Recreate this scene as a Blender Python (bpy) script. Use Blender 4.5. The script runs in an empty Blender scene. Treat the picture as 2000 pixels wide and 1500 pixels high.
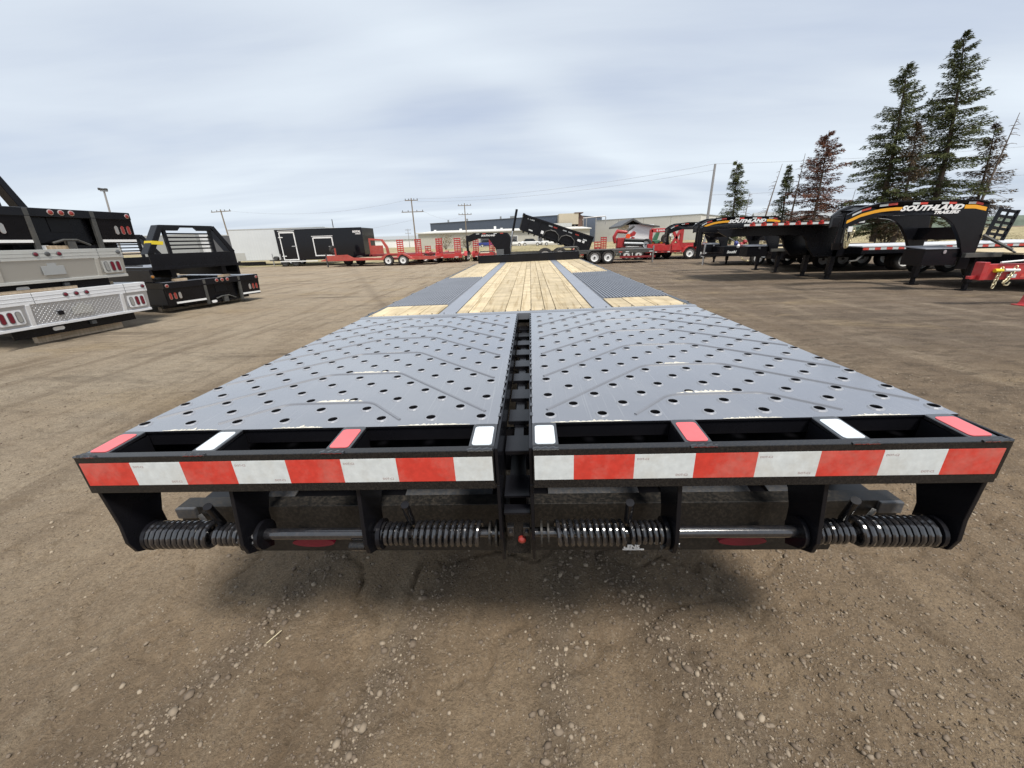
import bpy, bmesh, math, random
import numpy as np
from mathutils import Vector, Matrix, Euler
from mathutils.geometry import delaunay_2d_cdt
R = math.radians
random.seed(7)
S = bpy.context.scene
COL = S.collection

# ------------------------------------------------------------------ camera
cam_d = bpy.data.cameras.new('camera')
cam_d.sensor_width = 36.0
cam_d.lens = 13.32
cam_d.clip_start = 0.05
cam_d.clip_end = 5000
cam = bpy.data.objects.new('camera', cam_d)
COL.objects.link(cam)
S.camera = cam
PITCH, YAW, ROLL = 0.36276148, -0.05485, -0.03
f_ = Vector((math.sin(YAW) * math.cos(PITCH), math.cos(YAW) * math.cos(PITCH), -math.sin(PITCH)))
r_ = Vector((math.cos(YAW), -math.sin(YAW), 0))
u_ = r_.cross(f_)
r2 = math.cos(ROLL) * r_ + math.sin(ROLL) * u_
u2 = -math.sin(ROLL) * r_ + math.cos(ROLL) * u_
cam.matrix_world = Matrix(((r2.x, u2.x, -f_.x, 0.06), (r2.y, u2.y, -f_.y, -1.02), (r2.z, u2.z, -f_.z, 1.5), (0, 0, 0, 1)))

# ------------------------------------------------------------------ world, sun, exposure
SUN_EL, SUN_AZ = R(63), R(147)
W = bpy.data.worlds.new('World')
S.world = W
W.use_nodes = True
nt = W.node_tree
nt.nodes.clear()
def N(t, tree=None, **k):
    n = (tree or nt).nodes.new(t)
    for a, b in k.items():
        setattr(n, a, b)
    return n
def lk(a, b, tree=None):
    (tree or nt).links.new(a, b)
out = N('ShaderNodeOutputWorld')
bg1 = N('ShaderNodeBackground'); bg1.inputs[1].default_value = 0.1
bg2 = N('ShaderNodeBackground'); bg2.inputs[1].default_value = 1.0
sky = N('ShaderNodeTexSky', sky_type='NISHITA', sun_disc=False)
sky.sun_elevation = SUN_EL; sky.sun_rotation = SUN_AZ; sky.altitude = 900
lk(sky.outputs[0], bg1.inputs[0])
geo = N('ShaderNodeTexCoord')
sep = N('ShaderNodeSeparateXYZ'); lk(geo.outputs['Generated'], sep.inputs[0])
def math_(op, a, b=None, c=None, clamp=False):
    n = N('ShaderNodeMath', operation=op, use_clamp=clamp)
    for i, v in enumerate((a, b, c)):
        if v is None: continue
        if isinstance(v, (int, float)): n.inputs[i].default_value = v
        else: lk(v, n.inputs[i])
    return n.outputs[0]
zz = math_('ADD', math_('MAXIMUM', sep.outputs[2], 0.0), 0.10)
comb = N('ShaderNodeCombineXYZ')
lk(math_('DIVIDE', sep.outputs[0], zz), comb.inputs[0])
lk(math_('DIVIDE', sep.outputs[1], zz), comb.inputs[1])
def cloud_noise(rz, sx, sy, scale, detail, rough, dist, off):
    mp = N('ShaderNodeMapping'); mp.inputs['Rotation'].default_value = (0, 0, rz)
    mp.inputs['Scale'].default_value = (sx, sy, 1); mp.inputs['Location'].default_value = off
    lk(comb.outputs[0], mp.inputs[0])
    n = N('ShaderNodeTexNoise'); n.inputs['Scale'].default_value = scale
    n.inputs['Detail'].default_value = detail; n.inputs['Roughness'].default_value = rough
    n.inputs['Distortion'].default_value = dist
    lk(mp.outputs[0], n.inputs['Vector'])
    return n.outputs[0]
n1 = cloud_noise(R(-26), 0.26, 0.72, 1.0, 4, 0.42, 0.7, (3.1, 1.7, 0))
n2 = cloud_noise(R(35), 0.30, 0.75, 0.8, 3, 0.42, 0.7, (7.3, 4.2, 0))
n3 = cloud_noise(R(-12), 0.3, 1.2, 3.0, 6, 0.6, 0.3, (1.3, 9.2, 0))
mixv = math_('ADD', math_('MULTIPLY', n1, 0.57), math_('ADD', math_('MULTIPLY', n2, 0.39), math_('MULTIPLY', n3, 0.11)))
# one broad bright cirrus band crossing the cloud sheet
px_, py_ = comb.outputs[0], None
sp2 = N('ShaderNodeSeparateXYZ'); lk(comb.outputs[0], sp2.inputs[0])
dband = math_('ADD', math_('SUBTRACT', math_('MULTIPLY', sp2.outputs[0], 0.82), math_('MULTIPLY', sp2.outputs[1], 0.571)), math_('ADD', math_('MULTIPLY', n2, 0.9), 1.459 - 0.45))
gb = math_('POWER', 2.718, math_('MULTIPLY', math_('POWER', math_('DIVIDE', math_('ABSOLUTE', dband), 0.24), 2.0), -1.0))
mixv = math_('ADD', mixv, math_('MULTIPLY', gb, 0.085))
ramp = N('ShaderNodeValToRGB')
ce = ramp.color_ramp.elements
ce[0].position = 0.36; ce[0].color = (0.375, 0.422, 0.52, 1)
ce[1].position = 0.64; ce[1].color = (0.56, 0.615, 0.67, 1)
e = ramp.color_ramp.elements.new(0.50); e.color = (0.47, 0.52, 0.59, 1)
lk(mixv, ramp.inputs[0])
lk(ramp.outputs[0], bg2.inputs[0])
cf = N('ShaderNodeMapRange'); cf.inputs['From Min'].default_value = 0.32; cf.inputs['From Max'].default_value = 0.52
cf.inputs['To Min'].default_value = 0.74; cf.inputs['To Max'].default_value = 0.96
lk(mixv, cf.inputs[0])
mx = N('ShaderNodeMixShader')
lk(cf.outputs[0], mx.inputs[0]); lk(bg1.outputs[0], mx.inputs[1]); lk(bg2.outputs[0], mx.inputs[2])
lk(mx.outputs[0], out.inputs[0])

sun_d = bpy.data.lights.new('sun', 'SUN')
sun_d.energy = 3.1; sun_d.angle = R(13.0); sun_d.color = (1.0, 0.95, 0.87)
sun = bpy.data.objects.new('sun', sun_d); COL.objects.link(sun)
sd = Vector((math.sin(SUN_AZ) * math.cos(SUN_EL), math.cos(SUN_AZ) * math.cos(SUN_EL), math.sin(SUN_EL)))
sun.rotation_euler = sd.to_track_quat('Z', 'Y').to_euler()
sun.location = (0, 0, 40)

vs = S.view_settings
S.display_settings.display_device = 'sRGB'
vs.view_transform = 'Standard'; vs.look = 'None'; vs.exposure = 0.55; vs.gamma = 1
vs.use_curve_mapping = False
try:
    S.cycles.max_bounces = 6; S.cycles.diffuse_bounces = 3; S.cycles.glossy_bounces = 3
    S.cycles.use_denoising = True
except Exception: pass

# ------------------------------------------------------------------ materials
def mat(name, col, rough=0.5, metal=0.0, spec=0.5, var=0.0, vscale=4.0, bump=0.0, bscale=60.0,
        dust=0.0, dcol=(0.30, 0.24, 0.17), dscale=9.0, rnd=0.0, stretch=None, coat=0.0, lines=None, scratch=0.0):
    m = bpy.data.materials.new(name); m.use_nodes = True
    t = m.node_tree; t.nodes.clear()
    o = N('ShaderNodeOutputMaterial', t); b = N('ShaderNodeBsdfPrincipled', t)
    lk(b.outputs[0], o.inputs[0], t)
    b.inputs['Roughness'].default_value = rough; b.inputs['Metallic'].default_value = metal
    b.inputs['Specular IOR Level'].default_value = spec
    if coat: b.inputs['Coat Weight'].default_value = coat; b.inputs['Coat Roughness'].default_value = 0.12
    tc = N('ShaderNodeTexCoord', t)
    vec = tc.outputs['Object']
    if stretch:
        mp = N('ShaderNodeMapping', t); mp.inputs['Scale'].default_value = stretch
        lk(vec, mp.inputs[0], t); svec = mp.outputs[0]
    else: svec = vec
    c = None
    rgb = N('ShaderNodeRGB', t); rgb.outputs[0].default_value = (*col, 1); c = rgb.outputs[0]
    if var:
        n = N('ShaderNodeTexNoise', t); n.inputs['Scale'].default_value = vscale; n.inputs['Detail'].default_value = 5
        n.inputs['Roughness'].default_value = 0.6
        lk(svec, n.inputs['Vector'], t)
        mr = N('ShaderNodeMapRange', t); mr.inputs['From Min'].default_value = 0.3; mr.inputs['From Max'].default_value = 0.7
        mr.inputs['To Min'].default_value = 1 - var; mr.inputs['To Max'].default_value = 1 + var
        lk(n.outputs[0], mr.inputs[0], t)
        hs = N('ShaderNodeHueSaturation', t); lk(mr.outputs[0], hs.inputs['Value'], t); lk(c, hs.inputs['Color'], t)
        c = hs.outputs[0]
    if rnd:
        oi = N('ShaderNodeObjectInfo', t)
        mr = N('ShaderNodeMapRange', t); mr.inputs['To Min'].default_value = 1 - rnd; mr.inputs['To Max'].default_value = 1 + rnd
        lk(oi.outputs['Random'], mr.inputs[0], t)
        hs = N('ShaderNodeHueSaturation', t); lk(mr.outputs[0], hs.inputs['Value'], t); lk(c, hs.inputs['Color'], t)
        c = hs.outputs[0]
    if dust:
        n = N('ShaderNodeTexNoise', t); n.inputs['Scale'].default_value = dscale; n.inputs['Detail'].default_value = 8
        n.inputs['Roughness'].default_value = 0.75
        lk(vec, n.inputs['Vector'], t)
        mr = N('ShaderNodeMapRange', t); mr.inputs['From Min'].default_value = 0.45; mr.inputs['From Max'].default_value = 0.72
        mr.inputs['To Min'].default_value = 0.0; mr.inputs['To Max'].default_value = dust
        lk(n.outputs[0], mr.inputs[0], t)
        mxc = N('ShaderNodeMix', t, data_type='RGBA'); lk(mr.outputs[0], mxc.inputs[0], t)
        lk(c, mxc.inputs[6], t); mxc.inputs[7].default_value = (*dcol, 1); c = mxc.outputs[2]
        ad = N('ShaderNodeMath', t, operation='MULTIPLY_ADD'); lk(mr.outputs[0], ad.inputs[0], t)
        ad.inputs[1].default_value = 0.5; ad.inputs[2].default_value = rough; ad.use_clamp = True
        lk(ad.outputs[0], b.inputs['Roughness'], t)
    if scratch:
        for rz, off in ((0.25, 0), (-0.5, 7), (1.2, 13)):
            mp = N('ShaderNodeMapping', t); mp.inputs['Rotation'].default_value = (0, 0, rz); mp.inputs['Scale'].default_value = (140, 1.6, 1); mp.inputs['Location'].default_value = (off, off, 0)
            lk(vec, mp.inputs[0], t); n = N('ShaderNodeTexNoise', t); n.inputs['Scale'].default_value = 1; n.inputs['Detail'].default_value = 2; lk(mp.outputs[0], n.inputs['Vector'], t)
            mr = N('ShaderNodeMapRange', t); mr.inputs['From Min'].default_value = 0.66; mr.inputs['From Max'].default_value = 0.72; mr.inputs['To Max'].default_value = scratch; lk(n.outputs[0], mr.inputs[0], t)
            mxc = N('ShaderNodeMix', t, data_type='RGBA'); lk(mr.outputs[0], mxc.inputs[0], t); lk(c, mxc.inputs[6], t); mxc.inputs[7].default_value = (.45, .45, .44, 1); c = mxc.outputs[2]
    lk(c, b.inputs['Base Color'], t)
    if bump or lines:
        bp = N('ShaderNodeBump', t); bp.inputs['Strength'].default_value = bump or lines[2]
        bp.inputs['Distance'].default_value = 0.01
        if lines:      # ribbed cladding: axis, frequency, strength
            w = N('ShaderNodeTexWave', t, wave_type='BANDS', bands_direction=lines[0], wave_profile='TRI')
            w.inputs['Scale'].default_value = lines[1]; lk(vec, w.inputs['Vector'], t)
            bp.inputs['Distance'].default_value = 0.05
            lk(w.outputs['Fac'], bp.inputs['Height'], t)
        else:
            n = N('ShaderNodeTexNoise', t); n.inputs['Scale'].default_value = bscale; n.inputs['Detail'].default_value = 4
            lk(svec, n.inputs['Vector'], t); lk(n.outputs[0], bp.inputs['Height'], t)
        lk(bp.outputs[0], b.inputs['Normal'], t)
    return m

M = {}
M['plate'] = mat('grey_black_plate', (0.150, 0.157, 0.178), 0.21, 0, 1.0, var=0.10, vscale=1.3, bump=0.06, bscale=2.5, coat=1.0, dust=0.15, dscale=2.6, dcol=(0.27, 0.265, 0.255), scratch=0.14)
M['plate_side'] = mat('black_paint_plain', (0.008, 0.008, 0.010), 0.35, 0, 0.25, var=0.2)
M['black'] = mat('black_gloss_paint', (0.007, 0.007, 0.009), 0.24, 0, 0.24, var=0.2, bump=0.03, bscale=12)
M['dusty'] = mat('dusty_black_paint', (0.009, 0.009, 0.010), 0.22, 0, 0.38, var=0.2, dust=0.12, dscale=150, dcol=(0.20, 0.165, 0.125))
M['muddy'] = mat('muddy_black_paint', (0.012, 0.012, 0.012), 0.42, 0, 0.35, var=0.2, dust=0.34, dscale=90, dcol=(0.14, 0.115, 0.09))
M['spring'] = mat('spring_black', (0.012, 0.0125, 0.015), 0.16, 0.0, 0.8, coat=0.7, dust=0.15, dscale=60, dcol=(0.15, 0.12, 0.1))
M['steel_grey'] = mat('grey_steel_strip', (0.225, 0.24, 0.275), 0.36, 0, 0.6, var=0.08, vscale=2)
M['traction'] = mat('grey_traction_paint', (0.20, 0.212, 0.24), 0.42, 0, 0.6, var=0.08, vscale=3)
M['red_tape'] = mat('red_reflective_tape', (0.56, 0.045, 0.03), 0.42, 0, 0.5, var=0.14, vscale=45, dust=0.34, dscale=7, dcol=(0.46, 0.34, 0.28))
M['white_tape'] = mat('white_reflective_tape', (0.60, 0.63, 0.63), 0.42, 0, 0.5, var=0.10, vscale=45, dust=0.45, dscale=7, dcol=(0.44, 0.39, 0.31))
M['red_cap'] = mat('red_reflector', (0.66, 0.115, 0.12), 0.3, 0, 0.8, var=0.08, vscale=20)
M['white_cap'] = mat('white_reflector', (0.60, 0.645, 0.68), 0.3, 0, 0.8)
M['dim_plate'] = mat('dim_grey_plate', (0.07, 0.075, 0.085), 0.4, 0, 0.5, var=0.2, dust=0.3, dscale=60)
M['print'] = mat('grey_red_print', (0.25, 0.12, 0.11), 0.5)
M['ridge_paint'] = mat('ridge_paint', (0.155, 0.162, 0.182), 0.42, 0, 0.7, var=0.1)
M['rim_edge'] = mat('hole_rim_paint', (0.24, 0.25, 0.275), 0.45, 0, 0.5)
M['worn_glint'] = mat('worn_primer_and_glint', (0.58, 0.55, 0.47), 0.6, 0, 0.3, var=0.35, vscale=60)  # pale primer of the chipped edges, also paints the crown glints
M['silver'] = mat('bare_silver_metal', (0.68, 0.68, 0.68), 0.3, 1.0)
M['wood'] = None
M['white_alu'] = mat('white_aluminium', (0.74, 0.75, 0.77), 0.38, 0.25, 0.5, var=0.05, dust=0.1, dscale=6)
M['silver_alu'] = mat('silver_aluminium', (0.56, 0.56, 0.53), 0.38, 0.5, 0.5, var=0.08, dust=0.15, dscale=5, stretch=(0.3, 1, 6))
M['tread_alu'] = mat('tread_plate_aluminium', (0.50, 0.52, 0.56), 0.34, 0.6, 0.5)
M['satin_alu'] = mat('satin_tread_aluminium', (0.48, 0.48, 0.46), 0.4, 0.6, 0.5)
M['lens'] = mat('red_lens', (0.13, 0.008, 0.02), 0.2, 0, 0.6)
M['lens_bright'] = mat('bright_red_lens', (0.26, 0.032, 0.025), 0.2, 0, 0.6)
M['lens_clear'] = mat('clear_lens', (0.34, 0.34, 0.33), 0.2, 0.3, 0.6)
M['lens_amber'] = mat('amber_lens', (0.35, 0.14, 0.02), 0.2, 0, 0.6)
M['chrome'] = mat('chrome_bezel', (0.6, 0.5, 0.46), 0.25, 0.8)
M['rubber'] = mat('tyre_rubber', (0.022, 0.022, 0.023), 0.75, 0, 0.3, var=0.2, dust=0.45, dscale=8, dcol=(0.16, 0.13, 0.10))
M['rim'] = mat('white_rim', (0.66, 0.66, 0.65), 0.4, 0, 0.5, dust=0.2, dscale=7)
M['hub'] = mat('dark_hub', (0.06, 0.06, 0.06), 0.5)
M['red'] = mat('red_paint', (0.40, 0.026, 0.028), 0.35, 0, 0.5, var=0.12, vscale=1.5, rnd=0.15, dust=0.18, dscale=5, dcol=(0.5, 0.3, 0.25))
M['red_old'] = mat('faded_red_paint', (0.40, 0.06, 0.045), 0.45, 0, 0.5, var=0.15, vscale=1.5, dust=0.25, dscale=5, dcol=(0.45, 0.28, 0.22))
M['red_dark'] = mat('deep_red_paint', (0.20, 0.016, 0.02), 0.4, 0, 0.5, var=0.15, vscale=1.5, dust=0.2, dscale=5, dcol=(0.3, 0.2, 0.17))
M['blue'] = mat('blue_paint', (0.03, 0.045, 0.22), 0.4)
M['yellow'] = mat('yellow_stripe', (0.80, 0.37, 0.02), 0.4)
M['yellow_strap'] = mat('yellow_strap', (0.72, 0.56, 0.03), 0.6)
M['white'] = mat('white_paint', (0.78, 0.78, 0.77), 0.4, var=0.03)
M['pale_white'] = mat('pale_white_skin', (0.60, 0.62, 0.63), 0.35, var=0.04, vscale=1.0, lines=('X', 1.3, 0.12))
M['grey_skin'] = mat('grey_trailer_skin', (0.30, 0.31, 0.31), 0.4, var=0.05)
M['charcoal'] = mat('charcoal_skin', (0.09, 0.09, 0.095), 0.35)
M['black_skin'] = mat('black_trailer_skin', (0.006, 0.006, 0.008), 0.10, 0, 0.35, bump=0.12, bscale=0.9)
M['grey_box'] = mat('grey_toolbox', (0.10, 0.105, 0.11), 0.4)
M['chain'] = mat('gold_chain', (0.62, 0.55, 0.36), 0.35, 0.7)
M['dark_grey'] = mat('dark_grey_frame', (0.055, 0.056, 0.054), 0.5, dust=0.35, dscale=4, dcol=(0.2, 0.17, 0.13))
M['green'] = mat('green_paint', (0.05, 0.16, 0.09), 0.4)
M['orange'] = mat('orange_reflector', (0.8, 0.09, 0.02), 0.4)
M['blue_clad'] = mat('slate_blue_cladding', (0.085, 0.105, 0.145), 0.5, lines=('X', 0.8, 0.4), var=0.06, vscale=0.3)
M['beige_clad'] = mat('beige_cladding', (0.46, 0.44, 0.39), 0.6, lines=('X', 0.8, 0.3), var=0.05, vscale=0.4)
M['concrete'] = mat('pale_concrete_panel', (0.58, 0.565, 0.53), 0.7, var=0.06, vscale=0.3, bump=0.1, bscale=3)
M['tan_clad'] = mat('tan_cladding', (0.46, 0.40, 0.30), 0.6, var=0.06)
M['brown'] = mat('rust_brown_steel', (0.13, 0.075, 0.055), 0.6)
M['pole_wood'] = mat('weathered_pole_wood', (0.20, 0.165, 0.13), 0.8, var=0.2, stretch=(4, 4, 0.4))
M['pole_steel'] = mat('grey_pole_steel', (0.34, 0.33, 0.33), 0.5, 0.3)
M['wire'] = mat('power_wire', (0.25, 0.25, 0.27), 0.6)
M['bark'] = mat('spruce_bark', (0.085, 0.065, 0.05), 0.9, var=0.3, vscale=3)
M['deadwood'] = mat('dead_grey_wood', (0.16, 0.125, 0.10), 0.9, var=0.2)
M['glass'] = mat('dark_glass', (0.02, 0.025, 0.03), 0.08)
M['roof_grey'] = mat('grey_tent_roof', (0.085, 0.085, 0.085), 0.5, lines=('X', 1.5, 0.3))
M['straw'] = mat('straw', (0.62, 0.54, 0.36), 0.7)

def foliage(name, c1, c2):
    m = bpy.data.materials.new(name); m.use_nodes = True
    t = m.node_tree; b = t.nodes['Principled BSDF']
    b.inputs['Roughness'].default_value = 0.75; b.inputs['Specular IOR Level'].default_value = 0.2
    a = N('ShaderNodeAttribute', t, attribute_name='tone')
    mxc = N('ShaderNodeMix', t, data_type='RGBA'); lk(a.outputs['Fac'], mxc.inputs[0], t)
    mxc.inputs[6].default_value = (*c1, 1); mxc.inputs[7].default_value = (*c2, 1)
    lk(mxc.outputs[2], b.inputs['Base Color'], t)
    return m
M['needles'] = foliage('green_needles', (0.030, 0.042, 0.019), (0.125, 0.138, 0.052))
M['needles_brown'] = foliage('rust_needles', (0.060, 0.028, 0.020), (0.20, 0.092, 0.060))
M['needles_mix'] = foliage('half_dead_needles', (0.055, 0.038, 0.028), (0.12, 0.085, 0.045))
M['dry_twigs'] = foliage('dry_twigs', (0.16, 0.125, 0.08), (0.33, 0.27, 0.18))
M['stone'] = foliage('gravel_stone', (0.14, 0.108, 0.080), (0.32, 0.262, 0.195))

def wood_mat(name, base, stretch, rnd=0.16):
    m = bpy.data.materials.new(name); m.use_nodes = True
    t = m.node_tree; b = t.nodes['Principled BSDF']
    b.inputs['Roughness'].default_value = 0.62; b.inputs['Specular IOR Level'].default_value = 0.3
    tc = N('ShaderNodeTexCoord', t); oi = N('ShaderNodeObjectInfo', t)
    add = N('ShaderNodeVectorMath', t, operation='ADD'); lk(tc.outputs['Object'], add.inputs[0], t)
    sc = N('ShaderNodeVectorMath', t, operation='SCALE'); sc.inputs[0].default_value = (37, 91, 13)
    lk(oi.outputs['Random'], sc.inputs['Scale'], t); lk(sc.outputs[0], add.inputs[1], t)
    mp = N('ShaderNodeMapping', t); mp.inputs['Scale'].default_value = stretch; lk(add.outputs[0], mp.inputs[0], t)
    n = N('ShaderNodeTexNoise', t); n.inputs['Scale'].default_value = 1.0; n.inputs['Detail'].default_value = 7
    n.inputs['Roughness'].default_value = 0.65; n.inputs['Distortion'].default_value = 0.8
    lk(mp.outputs[0], n.inputs['Vector'], t)
    rp = N('ShaderNodeValToRGB', t); el = rp.color_ramp.elements
    el[0].position = 0.28; el[0].color = (base[0] * 0.60, base[1] * 0.52, base[2] * 0.40, 1)
    el[1].position = 0.68; el[1].color = (base[0] * 1.12, base[1] * 1.13, base[2] * 1.2, 1)
    e = el.new(0.46); e.color = (*base, 1)
    lk(n.outputs[0], rp.inputs[0], t)
    # cross bands from the saw and drying marks
    n2 = N('ShaderNodeTexNoise', t); n2.inputs['Scale'].default_value = 1.0; n2.inputs['Detail'].default_value = 3
    mp2 = N('ShaderNodeMapping', t); mp2.inputs['Scale'].default_value = (stretch[1] * 1.5 + 1.5, stretch[0] * 0.22 + 1.0, 3)
    lk(add.outputs[0], mp2.inputs[0], t); lk(mp2.outputs[0], n2.inputs['Vector'], t)
    mr = N('ShaderNodeMapRange', t); mr.inputs['From Min'].default_value = 0.35; mr.inputs['From Max'].default_value = 0.65
    mr.inputs['To Min'].default_value = 0.80; mr.inputs['To Max'].default_value = 1.10; lk(n2.outputs[0], mr.inputs[0], t)
    mr2 = N('ShaderNodeMapRange', t); mr2.inputs['To Min'].default_value = 1 - rnd; mr2.inputs['To Max'].default_value = 1 + rnd * 0.6
    lk(oi.outputs['Random'], mr2.inputs[0], t)
    mu = N('ShaderNodeMath', t, operation='MULTIPLY'); lk(mr.outputs[0], mu.inputs[0], t); lk(mr2.outputs[0], mu.inputs[1], t)
    hs = N('ShaderNodeHueSaturation', t); lk(rp.outputs[0], hs.inputs['Color'], t); lk(mu.outputs[0], hs.inputs['Value'], t)
    lk(hs.outputs[0], b.inputs['Base Color'], t)
    bp = N('ShaderNodeBump', t); bp.inputs['Strength'].default_value = 0.25; bp.inputs['Distance'].default_value = 0.004
    lk(n.outputs[0], bp.inputs['Height'], t); lk(bp.outputs[0], b.inputs['Normal'], t)
    return m
M['wood'] = wood_mat('fresh_deck_wood', (0.53, 0.43, 0.27), (26, 1.1, 26))
M['timber'] = wood_mat('pale_timber', (0.46, 0.36, 0.25), (1.5, 24, 24))

# ------------------------------------------------------------------ mesh helpers
class MB:
    def __init__(s): s.v = []; s.f = []; s.mi = []; s.cur = 0
    def add(s, vs, fs):
        k = len(s.v); s.v += [tuple(p) for p in vs]
        s.f += [tuple(i + k for i in f) for f in fs]; s.mi += [s.cur] * len(fs)
        return s
    def box(s, x0, x1, y0, y1, z0, z1, mtx=None):
        vs = [Vector((x, y, z)) for z in (z0, z1) for y in (y0, y1) for x in (x0, x1)]
        if mtx: vs = [mtx @ p for p in vs]
        return s.add(vs, [(0, 2, 3, 1), (4, 5, 7, 6), (0, 1, 5, 4), (2, 6, 7, 3), (0, 4, 6, 2), (1, 3, 7, 5)])
    def prism(s, poly, axis, a0, a1):
        def P(u, w, a):
            return {'x': (a, u, w), 'y': (u, a, w), 'z': (u, w, a)}[axis]
        n = len(poly)
        vs = [P(u, w, a0) for u, w in poly] + [P(u, w, a1) for u, w in poly]
        fs = [tuple(range(n)), tuple(range(2 * n - 1, n - 1, -1))]
        fs += [(i, i + n, (i + 1) % n + n, (i + 1) % n) for i in range(n)]
        return s.add(vs, fs)
    def tube(s, pts, r, n=8, cap=True, closed=False):
        pts = [Vector(p) for p in pts]; k = len(pts)
        rs = r if isinstance(r, (list, tuple)) else [r] * k
        vs = []; prev = None
        for i, p in enumerate(pts):
            a = pts[(i - 1) % k] if (i or closed) else p
            b = pts[(i + 1) % k] if (i < k - 1 or closed) else p
            t = (b - a).normalized()
            if prev is None:
                up = Vector((0, 0, 1)) if abs(t.z) < 0.9 else Vector((1, 0, 0))
                prev = t.cross(up).normalized()
            prev = (prev - t * prev.dot(t)).normalized()
            q = t.cross(prev)
            for j in range(n):
                an = 2 * math.pi * j / n
                vs.append(p + (prev * math.cos(an) + q * math.sin(an)) * rs[i])
        fs = []
        for i in range(k if closed else k - 1):
            for j in range(n):
                a = i * n + j; b = i * n + (j + 1) % n; c = ((i + 1) % k) * n
                fs.append((a, b, c + (j + 1) % n, c + j))
        if cap and not closed:
            fs += [tuple(range(n - 1, -1, -1)), tuple((k - 1) * n + j for j in range(n))]
        return s.add(vs, fs)
    def bar(s, p0, p1, w, h=None, up=(0, 0, 1)):      # rectangular bar between two points
        h = h or w; p0 = Vector(p0); p1 = Vector(p1); t = (p1 - p0).normalized(); up = Vector(up)
        if abs(t.dot(up)) > 0.95: up = Vector((0, 1, 0))
        a = t.cross(up).normalized(); b = a.cross(t)
        vs = [p + a * (w / 2 * i) + b * (h / 2 * j) for p in (p0, p1) for i, j in ((-1, -1), (1, -1), (1, 1), (-1, 1))]
        return s.add(vs, [(3, 2, 1, 0), (4, 5, 6, 7), (0, 1, 5, 4), (1, 2, 6, 5), (2, 3, 7, 6), (3, 0, 4, 7)])
    def lathe(s, prof, c, axis='y', n=24, cap=True):
        vs = []; k = len(prof); c = Vector(c)
        for r, h in prof:
            for j in range(n):
                a = 2 * math.pi * j / n; u = r * math.cos(a); w = r * math.sin(a)
                vs.append(c + Vector({'x': (h, u, w), 'y': (u, h, w), 'z': (u, w, h)}[axis]))
        fs = []
        for i in range(k - 1):
            for j in range(n):
                fs.append((i * n + j, i * n + (j + 1) % n, (i + 1) * n + (j + 1) % n, (i + 1) * n + j))
        if cap: fs += [tuple(range(n)), tuple((k - 1) * n + j for j in range(n - 1, -1, -1))]
        return s.add(vs, fs)
    def mesh(s, name):
        me = bpy.data.meshes.new(name); me.from_pydata(s.v, [], s.f)
        me.polygons.foreach_set('material_index', s.mi)
        bm = bmesh.new(); bm.from_mesh(me)
        bmesh.ops.recalc_face_normals(bm, faces=bm.faces); bm.to_mesh(me); bm.free()
        return me
    def build(s, name, m, parent=None, smooth=False, bevel=0.0):
        me = s.mesh(name)
        for x in (m if isinstance(m, (list, tuple)) else [m]):
            me.materials.append(M[x] if isinstance(x, str) else x)
        if smooth:
            me.polygons.foreach_set('use_smooth', [True] * len(me.polygons))
            if hasattr(me, 'set_sharp_from_angle'): me.set_sharp_from_angle(angle=R(38))
        o = link(name, me, parent)
        if bevel:
            b = o.modifiers.new('bevel', 'BEVEL'); b.width = bevel; b.segments = 2; b.limit_method = 'ANGLE'; b.angle_limit = R(40)
            b.harden_normals = False
        return o
def link(name, data, parent=None, loc=None):
    o = bpy.data.objects.new(name, data); COL.objects.link(o)
    if parent: o.parent = parent
    if loc: o.location = loc
    return o
def tag(o, label, cat, group=None, kind=None):
    if label: o['label'] = label
    if cat: o['category'] = cat
    if group: o['group'] = group
    if kind: o['kind'] = kind
    return o
def thing(name, label, cat, loc=(0, 0, 0), rz=0.0, group=None):
    o = link(name, None, None, loc); o.rotation_euler = (0, 0, rz); o.empty_display_size = 0.2
    return tag(o, label, cat, group)
def copy_tree(o, parent=None):
    c = o.copy(); COL.objects.link(c)
    if parent: c.parent = parent
    for ch in list(o.children): copy_tree(ch, c)
    return c
def clone(root, label, loc, rz=0.0, scale=None):
    c = copy_tree(root); c.location = loc; c.rotation_euler = (0, 0, rz); c['label'] = label
    if scale: c.scale = scale
    return c
DG = None
def text(name, s, size, m, parent, mtx, shear=0.0, bold=0.0, align='LEFT', ext=0.0015, sx=1.0):
    cu = bpy.data.curves.new(name, 'FONT'); cu.body = s; cu.size = size; cu.shear = shear; cu.offset = bold
    cu.extrude = ext; cu.align_x = align; cu.resolution_u = 2
    t = bpy.data.objects.new(name, cu); COL.objects.link(t)
    bpy.context.view_layer.update()
    me = bpy.data.meshes.new_from_object(t.evaluated_get(bpy.context.evaluated_depsgraph_get()))
    bpy.data.objects.remove(t); bpy.data.curves.remove(cu)
    me.transform(mtx @ Matrix.Diagonal((sx, 1, 1, 1)))
    me.name = name; me.materials.clear(); me.materials.append(M[m])
    return link(name, me, parent)
FACE = Matrix(((1, 0, 0, 0), (0, 0, -1, 0), (0, 1, 0, 0), (0, 0, 0, 1)))      # text facing -Y
def at(x, y, z): return Matrix.Translation((x, y, z)) @ FACE
def oval(hw, hh, n=6):
    r = min(hw, hh); pts = []
    cx, cz = hw - r, hh - r
    for qx, qz, a0 in ((1, 1, 0), (-1, 1, 90), (-1, -1, 180), (1, -1, 270)):
        for i in range(n + 1):
            a = R(a0 + 90 * i / n); pts.append((qx * cx + r * math.cos(a), qz * cz + r * math.sin(a)))
    return pts
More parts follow.
